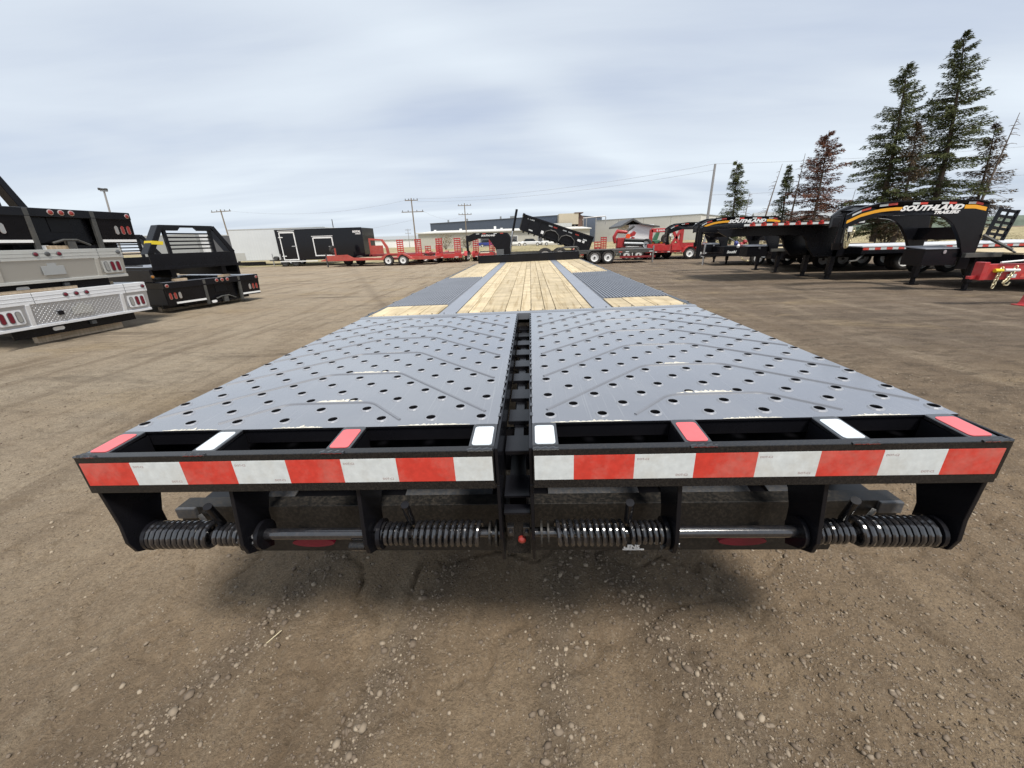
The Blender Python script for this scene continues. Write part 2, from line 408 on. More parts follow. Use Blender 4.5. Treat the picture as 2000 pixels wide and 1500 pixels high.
def rrect(hw, hh, r, n=4):
    pts = []
    for qx, qz, a0 in ((1, 1, 0), (-1, 1, 90), (-1, -1, 180), (1, -1, 270)):
        for i in range(n + 1):
            a = R(a0 + 90 * i / n); pts.append((qx * (hw - r) + r * math.cos(a), qz * (hh - r) + r * math.sin(a)))
    return pts
_wc = {}
def wheel(parent, x, y, z, r=0.36, w=0.22, side=-1, rim='rim'):
    """tyre as a part, rim with hub as sub-parts; the dished face looks to side*Y"""
    key = (round(r, 2), round(w, 2), side, rim)
    if key not in _wc:
        t = MB(); h = w / 2
        t.lathe([(r * .60, -h * .9), (r * .74, -h), (r * .92, -h * .95), (r, -h * .7), (r * 1.0, h * .7), (r * .92, h * .95), (r * .74, h), (r * .60, h * .9)], (0, 0, 0), 'y', 28, cap=False)
        tm = t.mesh('wheel'); tm.materials.append(M['rubber']); tm.polygons.foreach_set('use_smooth', [True] * len(tm.polygons))
        if hasattr(tm, 'set_sharp_from_angle'): tm.set_sharp_from_angle(angle=R(45))
        d = MB(); f = side * h
        d.lathe([(r * .61, f * .93), (r * .57, f * .93), (r * .53, f * .55), (r * .36, f * .62), (r * .22, f * .72), (0.001, f * .72)], (0, 0, 0), 'y', 24, cap=False)
        rm = d.mesh('rim'); rm.materials.append(M[rim]); rm.polygons.foreach_set('use_smooth', [True] * len(rm.polygons))
        g = MB()
        g.lathe([(r * .15, f * .7), (r * .15, f * .98), (r * .10, f * 1.02), (0.001, f * 1.02)], (0, 0, 0), 'y', 12)
        gm = g.mesh('hub'); gm.materials.append(M['hub'])
        _wc[key] = (tm, rm, gm)
    tm, rm, gm = _wc[key]
    o = link('wheel', tm, parent, (x, y, z))
    link('rim', rm, o); link('hub', gm, o)
    return o
# ------------------------------------------------------------------ ground
rng = np.random.default_rng(5)
def vnoise(x, y, seed=0):
    xi = np.floor(x).astype(np.int64); yi = np.floor(y).astype(np.int64); xf = x - xi; yf = y - yi
    def h(a, b):
        n = (a * 374761393 + b * 668265263 + seed * 974634777) & 0x7fffffff
        n = ((n ^ (n >> 13)) * 1274126177) & 0x7fffffff
        return ((n ^ (n >> 16)) & 0xffff) / 65535.0
    u = xf * xf * (3 - 2 * xf); v = yf * yf * (3 - 2 * yf)
    return (h(xi, yi) * (1 - u) + h(xi + 1, yi) * u) * (1 - v) + (h(xi, yi + 1) * (1 - u) + h(xi + 1, yi + 1) * u) * v
def fbm(x, y, o=4, seed=0):
    s = 0; a = 0.5
    for i in range(o):
        s = s + a * (vnoise(x, y, seed + i) - 0.5); x = x * 2.03 + 11.3; y = y * 2.03 + 5.1; a *= 0.5
    return s
ROWS = [(-1.10, 0.30, 0.10), (-0.42, 0.30, 0.09), (0.17, 0.08, 0.08), (0.62, -0.5, 0.12)]   # loose gravel windrows left by tyres: x at y=0, slope, width
def gravel_row(x, y):
    g = np.zeros_like(x)
    for x0, sl, w in ROWS:
        wob = 0.06 * (vnoise(y * 2.2, y * 0 + x0 * 7, 3) - 0.5)
        g = np.maximum(g, np.exp(-((x - x0 - sl * y - wob) / w) ** 2))
    return g
def ground_h(x, y):
    h = 0.022 * fbm(x * 0.9, y * 0.9, 3, 1) + 0.020 * fbm(x * 6, y * 6, 4, 9) + 0.010 * fbm(x * 15, y * 15, 2, 23) + 0.010 * fbm(x * 31, y * 31, 2, 17)
    g = gravel_row(x, y)
    h = h + 0.010 * g - 0.010 * np.exp(-((x + 0.75 - 0.3 * y) / 0.2) ** 2) - 0.012 * np.exp(-((x - 0.95 + 0.45 * y) / 0.22) ** 2)
    # cracked lumps
    c = np.abs(fbm(x * 3.3 + 4, y * 3.3, 3, 31)); h = h - 0.016 * np.exp(-(c / 0.020) ** 2)
    # tread-plate tyre prints on the right
    h = h + 0.012 * np.sin(y * 21 + 3 * x) * np.exp(-((x - 1.15 + 0.3 * y) / 0.13) ** 2) * (vnoise(x * 3, y * 3, 8) > 0.4)
    # wheel ruts crossing the yard beyond
    far = np.clip((y - 2.5) / 2, 0, 1)
    h = h + far * 0.035 * fbm(x * 0.10, y * 1.5, 4, 41)
    return h
def axis_pts(lo, hi, f0, f1, fine, grow, cap=1e9):
    a = list(np.arange(f0, f1, fine)); s = fine; p = a[-1]
    while p < hi: s = min(s * grow, cap); p += s; a.append(p)
    s = fine; p = f0
    while p > lo: s = min(s * grow, cap); p -= s; a.insert(0, p)
    return np.array(a)
gx = axis_pts(-1500, 1500, -3.0, 3.0, 0.016, 1.038)
gy = axis_pts(-600, 3000, -0.75, 1.3, 0.016, 1.026)
X, Y = np.meshgrid(gx, gy)
H = ground_h(X, Y) * np.clip(1 - (np.hypot(X, Y) - 30) / 15, 0, 1)
def grid_mesh(name, X, Y, Z):
    ny, nx = X.shape
    me = bpy.data.meshes.new(name)
    me.vertices.add(nx * ny); me.vertices.foreach_set('co', np.stack([X, Y, Z], -1).astype(np.float32).ravel())
    idx = np.arange(nx * ny).reshape(ny, nx)
    q = np.stack([idx[:-1, :-1], idx[:-1, 1:], idx[1:, 1:], idx[1:, :-1]], -1).reshape(-1, 4)
    me.loops.add(q.size); me.loops.foreach_set('vertex_index', q.ravel().astype(np.int32))
    me.polygons.add(len(q)); me.polygons.foreach_set('loop_start', np.arange(0, q.size, 4, dtype=np.int32))
    me.polygons.foreach_set('use_smooth', np.ones(len(q), dtype=bool))
    me.update(calc_edges=True)
    return me
gm = grid_mesh('yard_ground', X, Y, H)
at_ = gm.attributes.new('rowmask', 'FLOAT', 'POINT'); at_.data.foreach_set('value', gravel_row(X, Y).astype(np.float32).ravel())

def ground_mat():
    m = bpy.data.materials.new('packed_dirt_yard'); m.use_nodes = True
    t = m.node_tree; b = t.nodes['Principled BSDF']
    b.inputs['Roughness'].default_value = 0.92; b.inputs['Specular IOR Level'].default_value = 0.15
    tc = N('ShaderNodeTexCoord', t); P = tc.outputs['Object']
    def noise(scale, detail=5, rough=0.6, sc=(1, 1, 1), rz=0, dist=0):
        mp = N('ShaderNodeMapping', t); mp.inputs['Scale'].default_value = sc; mp.inputs['Rotation'].default_value = (0, 0, rz); lk(P, mp.inputs[0], t)
        n = N('ShaderNodeTexNoise', t); n.inputs['Scale'].default_value = scale; n.inputs['Detail'].default_value = detail
        n.inputs['Roughness'].default_value = rough; n.inputs['Distortion'].default_value = dist
        lk(mp.outputs[0], n.inputs['Vector'], t); return n.outputs[0]
    def rmap(v, a, bb, c, d):
        r = N('ShaderNodeMapRange', t); r.inputs[1].default_value = a; r.inputs[2].default_value = bb
        r.inputs[3].default_value = c; r.inputs[4].default_value = d; lk(v, r.inputs[0], t); return r.outputs[0]
    def mix(f, c1, c2):
        mm = N('ShaderNodeMix', t, data_type='RGBA'); lk(f, mm.inputs[0], t)
        for i, c in ((6, c1), (7, c2)):
            if isinstance(c, tuple): mm.inputs[i].default_value = (*c, 1)
            else: lk(c, mm.inputs[i], t)
        return mm.outputs[2]
    def mth(op, a, bb):
        n = N('ShaderNodeMath', t, operation=op, use_clamp=True)
        for i, v in enumerate((a, bb)):
            if isinstance(v, (int, float)): n.inputs[i].default_value = v
            else: lk(v, n.inputs[i], t)
        return n.outputs[0]
    sp = N('ShaderNodeSeparateXYZ', t); lk(P, sp.inputs[0], t)
    c = mix(rmap(noise(0.9, 6, 0.65), 0.35, 0.65, 0, 1), (0.225, 0.162, 0.104), (0.335, 0.250, 0.162))
    # the right of the yard is a darker, greyer churned mud; the left paler gravel
    side = mth('MULTIPLY', rmap(sp.outputs[0], -1.0, 4.5, 0, 1), rmap(sp.outputs[1], 1.0, 4.5, 0, 1))
    side = mth('MULTIPLY', side, rmap(noise(0.35, 4, 0.6, (0.5, 1.4, 1)), 0.25, 0.6, 0.55, 1))
    c = mix(side, c, mix(rmap(noise(1.3, 6, 0.7, (0.25, 1.6, 1), R(8)), 0.38, 0.62, 0, 1), (0.115, 0.090, 0.070), (0.24, 0.192, 0.148)))
    left = mth('MULTIPLY', rmap(sp.outputs[0], -1.3, -4.5, 0, 0.85), rmap(noise(0.5, 4), 0.3, 0.6, 0.5, 1))
    c = mix(left, c, (0.43, 0.365, 0.275))
    trk = noise(1.0, 5, 0.6, (3.2, 0.28, 1), R(6), 0.4)
    c = mix(rmap(trk, 0.50, 0.66, 0, 0.55), c, (0.150, 0.110, 0.074))
    c = mix(rmap(trk, 0.46, 0.34, 0, 0.45), c, (0.36, 0.29, 0.205))
    # dried straw-coloured patches
    c = mix(mth('MULTIPLY', rmap(noise(0.42, 5, 0.6, (1, 2.2, 1), 0.3), 0.55, 0.68, 0, 0.6), rmap(sp.outputs[1], 1.5, 3, 0, 1)), c, (0.36, 0.275, 0.165))
    # damp oily streaks
    c = mix(mth('MULTIPLY', rmap(noise(0.8, 6, 0.7, (0.22, 1.7, 1), R(-14), 0.6), 0.54, 0.68, 0, 0.8), rmap(sp.outputs[1], 1.2, 2.6, 0, 1)), c, (0.085, 0.068, 0.054))
    churn = mth('MULTIPLY', rmap(noise(4.5, 7, 0.78, (0.55, 1.3, 1), R(5), 0.5), 0.48, 0.62, 0, 0.75), rmap(sp.outputs[1], 0.6, 2.0, 0.15, 1))
    c = mix(mth('MULTIPLY', churn, rmap(sp.outputs[0], -5, 3, 0.35, 1)), c, (0.082, 0.063, 0.047))
    rm = N('ShaderNodeAttribute', t, attribute_name='rowmask')
    c = mix(mth('MULTIPLY', rm.outputs['Fac'], 0.55), c, (0.15, 0.118, 0.088))
    # fine grain; its dark flecks paint crevice shade into the dirt colour
    c = mix(rmap(noise(85, 6, 0.85), 0.44, 0.62, 0, 0.6), c, (0.11, 0.080, 0.054))
    c = mix(rmap(noise(24, 6, 0.8, (1, 1, 1), 0, 0.8), 0.50, 0.64, 0, 0.45), c, (0.135, 0.10, 0.068))
    c = mix(rmap(noise(38, 4, 0.75), 0.55, 0.72, 0, 0.45), c, (0.42, 0.35, 0.265))
    vo = N('ShaderNodeTexVoronoi', t); vo.inputs['Scale'].default_value = 55; lk(P, vo.inputs['Vector'], t)
    spk = mth('MULTIPLY', rmap(vo.outputs['Distance'], 0.10, 0.22, 1, 0), rmap(noise(9, 3), 0.52, 0.62, 0, 0.85))
    c = mix(spk, c, (0.47, 0.41, 0.33))
    lk(c, b.inputs['Base Color'], t)
    hsum = N('ShaderNodeMath', t, operation='ADD'); lk(noise(60, 6, 0.8), hsum.inputs[0], t); lk(noise(16, 5, 0.75), hsum.inputs[1], t)
    bp = N('ShaderNodeBump', t); bp.inputs['Strength'].default_value = 1.0; bp.inputs['Distance'].default_value = 0.020
    lk(hsum.outputs[0], bp.inputs['Height'], t)
    bp2 = N('ShaderNodeBump', t); bp2.inputs['Strength'].default_value = 0.8; bp2.inputs['Distance'].default_value = 0.07
    lk(mth('MULTIPLY', noise(4.5, 7, 0.75, (0.7, 1.2, 1)), rmap(sp.outputs[1], 0.8, 3.0, 0.0, 1)), bp2.inputs['Height'], t); lk(bp2.outputs[0], bp.inputs['Normal'], t)
    lk(bp.outputs[0], b.inputs['Normal'], t)
    return m
gm.materials.append(ground_mat())
g_o = link('yard_ground', gm); tag(g_o, 'brown packed dirt yard with tyre tracks', None, kind='structure')

# dry grass field beyond the yard
def field_mat():
    m = bpy.data.materials.new('dry_grass_field'); m.use_nodes = True
    t = m.node_tree; b = t.nodes['Principled BSDF']; b.inputs['Roughness'].default_value = 0.95; b.inputs['Specular IOR Level'].default_value = 0.1
    tc = N('ShaderNodeTexCoord', t); n = N('ShaderNodeTexNoise', t); n.inputs['Scale'].default_value = 0.35; n.inputs['Detail'].default_value = 8; n.inputs['Roughness'].default_value = 0.75
    lk(tc.outputs['Object'], n.inputs['Vector'], t)
    rp = N('ShaderNodeValToRGB', t); el = rp.color_ramp.elements
    el[0].position = 0.36; el[0].color = (0.17, 0.15, 0.075, 1); el[1].position = 0.64; el[1].color = (0.44, 0.37, 0.23, 1)
    lk(n.outputs[0], rp.inputs[0], t); lk(rp.outputs[0], b.inputs['Base Color'], t)
    return m
fx = np.linspace(-160, 260, 140); fy = np.concatenate([np.linspace(31, 60, 60), np.linspace(62, 900, 40)])
FX, FY = np.meshgrid(fx, fy)
FZ = 0.012 + np.clip((FY - 34 - 3 * vnoise(FX * 0.2, FX * 0, 5)) / 6, 0, 1) * (0.25 + 0.25 * fbm(FX * 0.3, FY * 0.3, 4, 3)) + np.clip((FY - 120) / 700, 0, 1) * 2.0
FZ = np.where(FX < -14 , 0.012 + (FZ - 0.012) * 0.3, FZ)
fm = grid_mesh('grass_field', FX, FY, FZ); fm.materials.append(field_mat())
tag(link('grass_field', fm), 'dry tan grass field beyond the yard', None, kind='structure')
# blades of the tall dry grass at the field edge
def tuft_mesh(name, n, xr, yr, hmin, hmax, matn, seed):
    r = np.random.default_rng(seed)
    x = r.uniform(*xr, n); y = yr[0] + (yr[1] - yr[0]) * r.random(n) ** 1.6; h = r.uniform(hmin, hmax, n)
    a = r.uniform(0, math.pi, n); w = r.uniform(0.03, 0.07, n); lean = r.normal(0, 0.16, (n, 2))
    z0 = np.full(n, 0.0)
    dx, dy = np.cos(a) * w, np.sin(a) * w
    v = np.stack([np.stack([x - dx, y - dy, z0], -1), np.stack([x + dx, y + dy, z0], -1), np.stack([x + lean[:, 0], y + lean[:, 1], z0 + h], -1)], 1)
    return tri_mesh(name, v.reshape(-1, 3), np.repeat(r.random(n), 3), matn)
def tri_mesh(name, v, tone, matn):
    me = bpy.data.meshes.new(name); n = len(v)
    me.vertices.add(n); me.vertices.foreach_set('co', v.astype(np.float32).ravel())
    me.loops.add(n); me.loops.foreach_set('vertex_index', np.arange(n, dtype=np.int32))
    me.polygons.add(n // 3); me.polygons.foreach_set('loop_start', np.arange(0, n, 3, dtype=np.int32))
    me.update(calc_edges=True)
    a = me.attributes.new('tone', 'FLOAT', 'POINT'); a.data.foreach_set('value', tone.astype(np.float32))
    me.materials.append(M[matn]); return me
tag(link('tall_grass', tuft_mesh('tall_grass', 26000, (-10, 75), (33.0, 70), 0.12, 0.42, 'dry_twigs', 2)), 'tall dry grass along the edge of the yard', None, kind='stuff')

# loose stones on the dirt
def stones(n=120000):
    bmi = bmesh.new(); bmesh.ops.create_icosphere(bmi, subdivisions=1, radius=1.0)
    bmi.verts.ensure_lookup_table()
    bv = np.array([v.co[:] for v in bmi.verts]); bf = np.array([[v.index for v in f.verts] for f in bmi.faces]); bmi.free()
    bv12 = bv; nv = len(bv)
    y = -0.75 + 3.9 * rng.random(n) ** 1.5; x = rng.uniform(-1, 1, n) * (1.7 + 1.35 * (y + 0.75))
    p = 0.25 + 0.75 * gravel_row(x, y) + 0.45 * np.clip((x + 0.2) / 1.2, 0, 1)
    p *= 0.35 + 1.3 * np.clip(vnoise(x * 1.7, y * 1.7, 77), 0, 1)
    k = rng.random(n) < p; x = x[k]; y = y[k]; n = len(x)
    s = 0.0013 + 0.0026 * rng.random(n) ** 2 + 0.0075 * rng.random(n) ** 12
    s *= 1 + 0.45 * gravel_row(x, y)
    z = ground_h(x, y) + s * 0.15
    an = rng.uniform(0, 6.28, n); sc = rng.uniform(0.65, 1.35, (n, 3)) * np.array([1.1, 1, 0.72])
    jit = 1 + rng.normal(0, 0.14, (n, nv))
    V = bv12[None] * jit[:, :, None] * sc[:, None, :] * s[:, None, None]
    c, sn = np.cos(an)[:, None], np.sin(an)[:, None]
    V = np.stack([V[:, :, 0] * c - V[:, :, 1] * sn, V[:, :, 0] * sn + V[:, :, 1] * c, V[:, :, 2]], -1) + np.stack([x, y, z], -1)[:, None]
    F = bf[None] + (np.arange(n) * nv)[:, None, None]
    me = bpy.data.meshes.new('gravel'); me.vertices.add(n * nv); me.vertices.foreach_set('co', V.astype(np.float32).ravel())
    L = F.ravel().astype(np.int32); me.loops.add(len(L)); me.loops.foreach_set('vertex_index', L)
    me.polygons.add(len(L) // 3); me.polygons.foreach_set('loop_start', np.arange(0, len(L), 3, dtype=np.int32))
    me.update(calc_edges=True)
    a = me.attributes.new('tone', 'FLOAT', 'POINT'); a.data.foreach_set('value', np.repeat(rng.random(n) ** 2.6, nv).astype(np.float32))
    me.materials.append(M['stone'])
    tag(link('gravel', me), 'loose pebbles scattered over the packed dirt', None, kind='stuff')
stones()

# ------------------------------------------------------------------ the flat deck trailer in front
FD = thing('flatdeck_trailer', 'long black flat deck trailer with wooden boards and two perforated rear ramps', 'trailer', (0.0089, 0.0009, 0.9844))
FD.rotation_euler = (0.00298, -0.01893, -0.00054)
RL = 1.80
def hole_centres():
    c = []
    for j in range(12):
        y = 0.052 + 0.1585 * j
        if y < RL - 0.03: c += [(0.108 + 0.1605 * i, y) for i in range(8)]
        y += 0.079
        if y < RL - 0.03: c += [(0.188 + 0.1605 * i, y) for i in range(7)]
    return c
def ramp_plate(s):
    rr, n = 0.0215, 14
    vs = []; es = []
    for k in range(41):                                   # outline
        pass
    outl = [(0.052, 0.0), (1.25, 0.0), (1.25, RL), (0.052, RL)]
    vs += [Vector(p) for p in outl]; es += [(0, 1), (1, 2), (2, 3), (3, 0)]
    hc = hole_centres()
    for cx, cy in hc:
        k = len(vs)
        vs += [Vector((cx + rr * math.cos(2 * math.pi * i / n), cy + rr * math.sin(2 * math.pi * i / n))) for i in range(n)]
        es += [(k + i, k + (i + 1) % n) for i in range(n)]
    ov, oe, of, _, _, _ = delaunay_2d_cdt(vs, es, [], 0, 1e-6)
    m = MB(); m.v = [(p.x, p.y, 0.0) for p in ov]
    H = np.array(hc)
    for f in of:
        c = sum((ov[i] for i in f), Vector((0, 0))) / len(f)
        if np.min(np.hypot(H[:, 0] - c.x, H[:, 1] - c.y)) > rr * 0.93: m.f.append(tuple(f)); m.mi.append(0)
    for cx, cy in hc:                                      # raised, flared rims
        prof = [(0.0215, 0.0), (0.018, 0.0034), (0.0152, 0.0040), (0.0140, 0.0022), (0.0138, -0.012)]
        k = len(m.v)
        for r, z in prof:
            m.v += [(cx + r * math.cos(2 * math.pi * i / n), cy + r * math.sin(2 * math.pi * i / n), z) for i in range(n)]
        for a in range(len(prof) - 1):
            for i in range(n):
                m.f.append((k + a * n + i, k + a * n + (i + 1) % n, k + (a + 1) * n + (i + 1) % n, k + (a + 1) * n + i)); m.mi.append(2 if a < 2 else 1)
    # folded edges of the sheet
    for (x0, y0), (x1, y1) in zip(outl, outl[1:] + outl[:1]):
        m.cur = 1; m.add([(x0, y0, 0), (x1, y1, 0), (x1, y1, -0.006), (x0, y0, -0.006)], [(0, 1, 2, 3)]); m.cur = 0
    m.v = [(s * x, y, z) for x, y, z in m.v]
    return m
def ridge_line(k):
    """pressed bead: up at 45 degrees, rounded shoulder, flat, down again"""
    ya = 0.192 + 0.317 * k; xl, xr, x0, x1 = 0.10, 1.235, 0.515, 0.825
    pts = []
    yl = max(0.045, ya - (x0 - xl)); pts.append((x0 - (ya - yl), yl))
    for c in (x0, x1):
        sg = 1 if c == x0 else -1
        cx = c + sg * 0.035; r = 0.085
        for i in range(7):
            a = R(45) * (i / 6 if sg == 1 else 1 - i / 6)
            pts.append((cx - sg * r * math.sin(R(45) - a if sg == 1 else R(45) - a) , ya - r + r * math.cos(R(45) - a)))
    yr = max(0.045, ya - (xr - x1)); pts.append((x1 + (ya - yr), yr))
    return pts
HANG = [(-0.140, -0.123), (0.185, -0.123), (0.060, -0.185), (0.000, -0.235), (-0.022, -0.285), (-0.026, -0.35), (-0.045, -0.41), (-0.10, -0.378), (-0.142, -0.352), (-0.152, -0.31), (-0.143, -0.25)]
def helix(m, x0, x1, r, wire, pitch, ay, az, seg=14, n=8):
    turns = (x1 - x0) / pitch; k = int(turns * seg)
    m.tube([(x0 + (x1 - x0) * i / k, ay + r * math.cos(2 * math.pi * i / seg), az + r * math.sin(2 * math.pi * i / seg)) for i in range(k + 1)], wire, n)
def make_ramp(s):
    rp = ramp_plate(s).build('ramp', ['plate', 'plate_side', 'rim_edge'], FD)
    rp['label'] = 'left perforated ramp plate' if s < 0 else 'right perforated ramp plate'
    def bx(x0, x1): return (x0, x1) if s > 0 else (-x1, -x0)
    # side plates and inner ribs
    for a, b in ((0.042, 0.0515), (1.2395, 1.249)):
        m = MB(); q = bx(a, b)
        m.prism([(-0.137, -0.004), (0.0, -0.004), (RL, -0.004), (RL, -0.12), (-0.137, -0.12)], 'x', *q)
        if a < 0.1: m.prism([(-0.137, -0.1205), (0.16, -0.1205), (0.06, -0.22), (-0.02, -0.30), (-0.03, -0.40), (-0.12, -0.41), (-0.15, -0.30)], 'x', *q)
        m.build('side_plate', 'black', rp, bevel=0.002)
    m = MB(); q = bx(0.0525, 1.239); m.box(*q, 0.004, 0.012, -0.050, -0.006); m.build('rear_lip', 'black', rp)
    for y in (0.3, 0.75, 1.2, 1.6):
        m = MB(); m.box(*q, y, y + 0.05, -0.085, -0.014); m.build('cross_rib', 'plate_side', rp)
    m = MB(); m.box(*q, 0.06, RL - 0.02, -0.119, -0.112); m.build('bottom_sheet', 'plate_side', rp)
    # bumper bar with its top flange
    XE = 1.226 if s > 0 else 1.2445
    q = bx(0.0525, XE)
    m = MB(); m.prism([(-0.1520, 0.0), (-0.126, 0.0), (-0.126, -0.006), (-0.1425, -0.006), (-0.1425, -0.114), (-0.105, -0.114), (-0.105, -0.121), (-0.1520, -0.121)], 'x', *q)
    m.build('bumper_bar', 'dusty', rp, bevel=0.0015)
    # red and white stripes of conspicuity tape
    b = [0.056, 0.16, 0.318, 0.472, 0.628, 0.782, 0.934, 1.083, XE - 0.010]
    for i in range(8):
        q = bx(b[i], b[i + 1]); m = MB(); m.box(q[0], q[1], -0.1532, -0.1516, -0.0935, -0.0195)
        ts = m.build('tape_stripe', 'white_tape' if i % 2 == 0 else 'red_tape', rp)
        if i % 2 == 0 and i:
            text('print_mark', 'DOT-C2', 0.0085, 'print', ts, at(q[0] + 0.006, -0.1533, -0.036), ext=0.0001); text('print_mark', 'DOT-C2', 0.0085, 'print', ts, at(q[1] - 0.045, -0.1533, -0.086), ext=0.0001)
    # reflective caps on the stub bars
    for x, c in ((0.087, 'white_cap'), (0.49, 'red_cap'), (0.885, 'white_cap'), (XE - 0.036, 'red_cap')):
        m = MB(); mt = Matrix.Translation((s * x, -0.0735, -0.007)) @ Matrix.Rotation(R(3.0), 4, 'X')
        m.prism(rrect(0.0355, 0.073, 0.010), 'z', -0.006, 0.006); m.v = [tuple(mt @ Vector(p)) for p in m.v]
        br = m.build('reflector_bracket', 'spring', rp, bevel=0.002)
        m = MB(); m.prism(rrect(0.0275, 0.049, 0.009), 'z', 0.0055, 0.0078); m.v = [tuple(mt @ Vector((p[0], p[1] + 0.004, p[2]))) for p in m.v]
        o = m.build('reflector', c, rp)
        m = MB(); q = bx(x - 0.0335, x - 0.0255) if x < 1 else bx(x - 0.035, x - 0.027)
        m.box(*q, -0.1255, -0.001, -0.112, -0.014); m.build('rib', 'plate_side', rp)
        # weld where the bracket meets the bumper
        m = MB(); m.tube([(s * x - 0.034 + 0.0068 * i, -0.1515 + 0.0012 * (i % 2), 0.0008 + 0.0012 * ((i * 7) % 3)) for i in range(11)], [0.0036 + 0.0008 * (i % 3) for i in range(11)], 6)
        m.build('weld_bead', 'spring', rp, smooth=True)
    # pressed ridges, with pale patches painting white glints on their crowns
    rr = random.Random(11 + s)
    for k in range(6):
        pts = [(s * x, y, -0.0028) for x, y in ridge_line(k)] if k < 5 else None
        if k == 5:
            pts = [(s * x, y, -0.0028) for x, y in ridge_line(5) if y < RL - 0.03]
        if len(pts) > 2:
            m = MB(); m.tube(pts, 0.0070, 6); m.build('ridge', 'ridge_paint', rp, smooth=True)
        if k < 3:
            ya = 0.192 + 0.317 * k + 0.004; m = MB(); a0 = 0.53 + rr.uniform(-.02, .05); a1 = a0 + rr.uniform(0.12, 0.26) * (1 if k < 2 else 0.75)
            n = 26; top = []; bot = []
            for i in range(n + 1):
                u = i / n; w = math.sin(math.pi * u) ** 0.6
                x = a0 + (a1 - a0) * u
                top.append((s * x, ya + 0.004 + w * (0.026 if k < 2 else 0.009) * rr.uniform(0.35, 1), 0.0012)); bot.append((s * x, ya + 0.0005, 0.0012))
            m.add(top + bot, [(i, i + 1, n + 2 + i, n + 1 + i) for i in range(n)])
            m.build('crown_glint', 'worn_glint', rp)
    # chipped pale edge along the rear of the plate
    for x0, x1 in ((0.12, 0.42), (0.55, 0.83), (0.93, 1.20)):
        m = MB(); n = 40; a = x0 + rr.uniform(-.03, .06); bb = x1 - rr.uniform(0, .1); top = []; bot = []
        for i in range(n + 1):
            x = a + (bb - a) * i / n; top.append((s * x, 0.003 + max(0, rr.gauss(0.006, 0.004)) * math.sin(math.pi * i / n), 0.0011)); bot.append((s * x, 0.0005, 0.0011))
        m.add(top + bot, [(i, i + 1, n + 2 + i, n + 1 + i) for i in range(n)]); m.build('worn_edge', 'worn_glint', rp)
    # weld tacks along the centre gap
    m = MB()
    for j in range(24):
        y = 0.05 + j * 0.074; m.box(s * 0.05 - 0.004, s * 0.05 + 0.004, y, y + 0.022, -0.003, 0.0022)
    m.build('edge_weld', 'spring', rp)['kind'] = 'stuff'
    # hangers, torsion rod, springs and handles
    for x in (1.205, 0.835, 0.452):
        m = MB(); q = bx(x - 0.006, x + 0.006); m.prism(HANG if x > 1 else [(y - 0.01 if z < -0.2 else y * 0.95, z) for y, z in HANG], 'x', *q)
        if x > 1: m.v = [(p[0] + s * (0.034 if s < 0 else 0.018) * (p[2] + 0.41) / 0.29, p[1], p[2]) for p in m.v]
        m.build('hanger', 'black', rp, bevel=0.0015)
        m = MB(); m.lathe([(0.046, 0), (0.046, 0.012)], (s * (x - 0.022), -0.1, -0.322), 'x', 22); m.build('collar', 'black', rp, smooth=True)
    AY, AZ = -0.10, -0.322
    m = MB(); m.tube([(s * 0.045, AY, AZ), (s * 1.215, AY, AZ)], 0.0125, 12)
    m.tube([(s * 0.455, AY, AZ), (s * 0.825, AY, AZ)], 0.0175, 14); m.build('torsion_rod', 'spring', rp, smooth=True)
    for x0, x1, r, w in ((0.975, 1.185, 0.037, 0.0078), (0.862, 0.955, 0.030, 0.0070), (0.115, 0.318, 0.034, 0.0068), (0.332, 0.438, 0.030, 0.0064)):
        m = MB(); helix(m, x0, x1, r, w, 0.0188 if r > 0.033 else 0.0165, AY, AZ)
        m.v = [(s * x, y, z) for x, y, z in m.v]; m.build('spring', 'spring', rp, smooth=True)
    for xa, xb in ((0.945, 0.905), (0.33, 0.315)):
        m = MB(); m.tube([(s * xa, AY + 0.01, AZ + 0.035), (s * xb, -0.152, -0.172)], 0.0115, 12)
        m.build('tension_handle', 'black', rp, smooth=True)
    m = MB(); m.lathe([(0.040, 0), (0.040, 0.006)], (s * 0.068, AY, AZ), 'x', 20); m.lathe([(0.036, 0), (0.036, 0.006)], (s * 0.088, AY, AZ), 'x', 20)
    m.build('end_disc', 'muddy', rp, smooth=True)
    m = MB(); m.lathe([(0.030, -0.03), (0.030, 0.03)], (s * 0.855, AY, AZ - 0.005), 'x', 16); m.lathe([(0.014, -0.05), (0.014, 0.0)], (s * 0.475, AY - 0.02, AZ - 0.03), 'x', 12)
    m.build('clamp', 'dusty', rp, smooth=True)
    return rp
rampL = make_ramp(-1); rampR = make_ramp(1)

# centre gap: ladder of tabs on a beam
m = MB(); m.prism([(-0.02, -0.21), (1.85, -0.14), (1.85, -0.26), (-0.02, -0.40)], 'x', -0.026, 0.026)
cb = m.build('centre_beam', 'plate_side', FD)
cb_rows = 17
for j in range(cb_rows):
    y = 0.03 + j * 0.104; z = -0.10 - 0.016 * (1 - j / cb_rows)
    wide = j % 2 == 0
    m = MB(); m.box(-0.038 if wide else -0.014, 0.040 if wide else 0.020, y, y + 0.1025, z - 0.012, z + (0.004 if wide else -0.010))
    m.build('tab', 'black', cb, bevel=0.002)
m = MB(); m.box(-0.038, 0.040, -0.085, 0.02, -0.205, -0.195); m.box(-0.038, 0.040, -0.128, -0.09, -0.232, -0.222); m.build('step_tab', 'black', cb, bevel=0.002)
m = MB(); m.box(-0.036, 0.036, -0.102, -0.092, -0.40, -0.235); cp = m.build('centre_plate', 'dusty', FD)
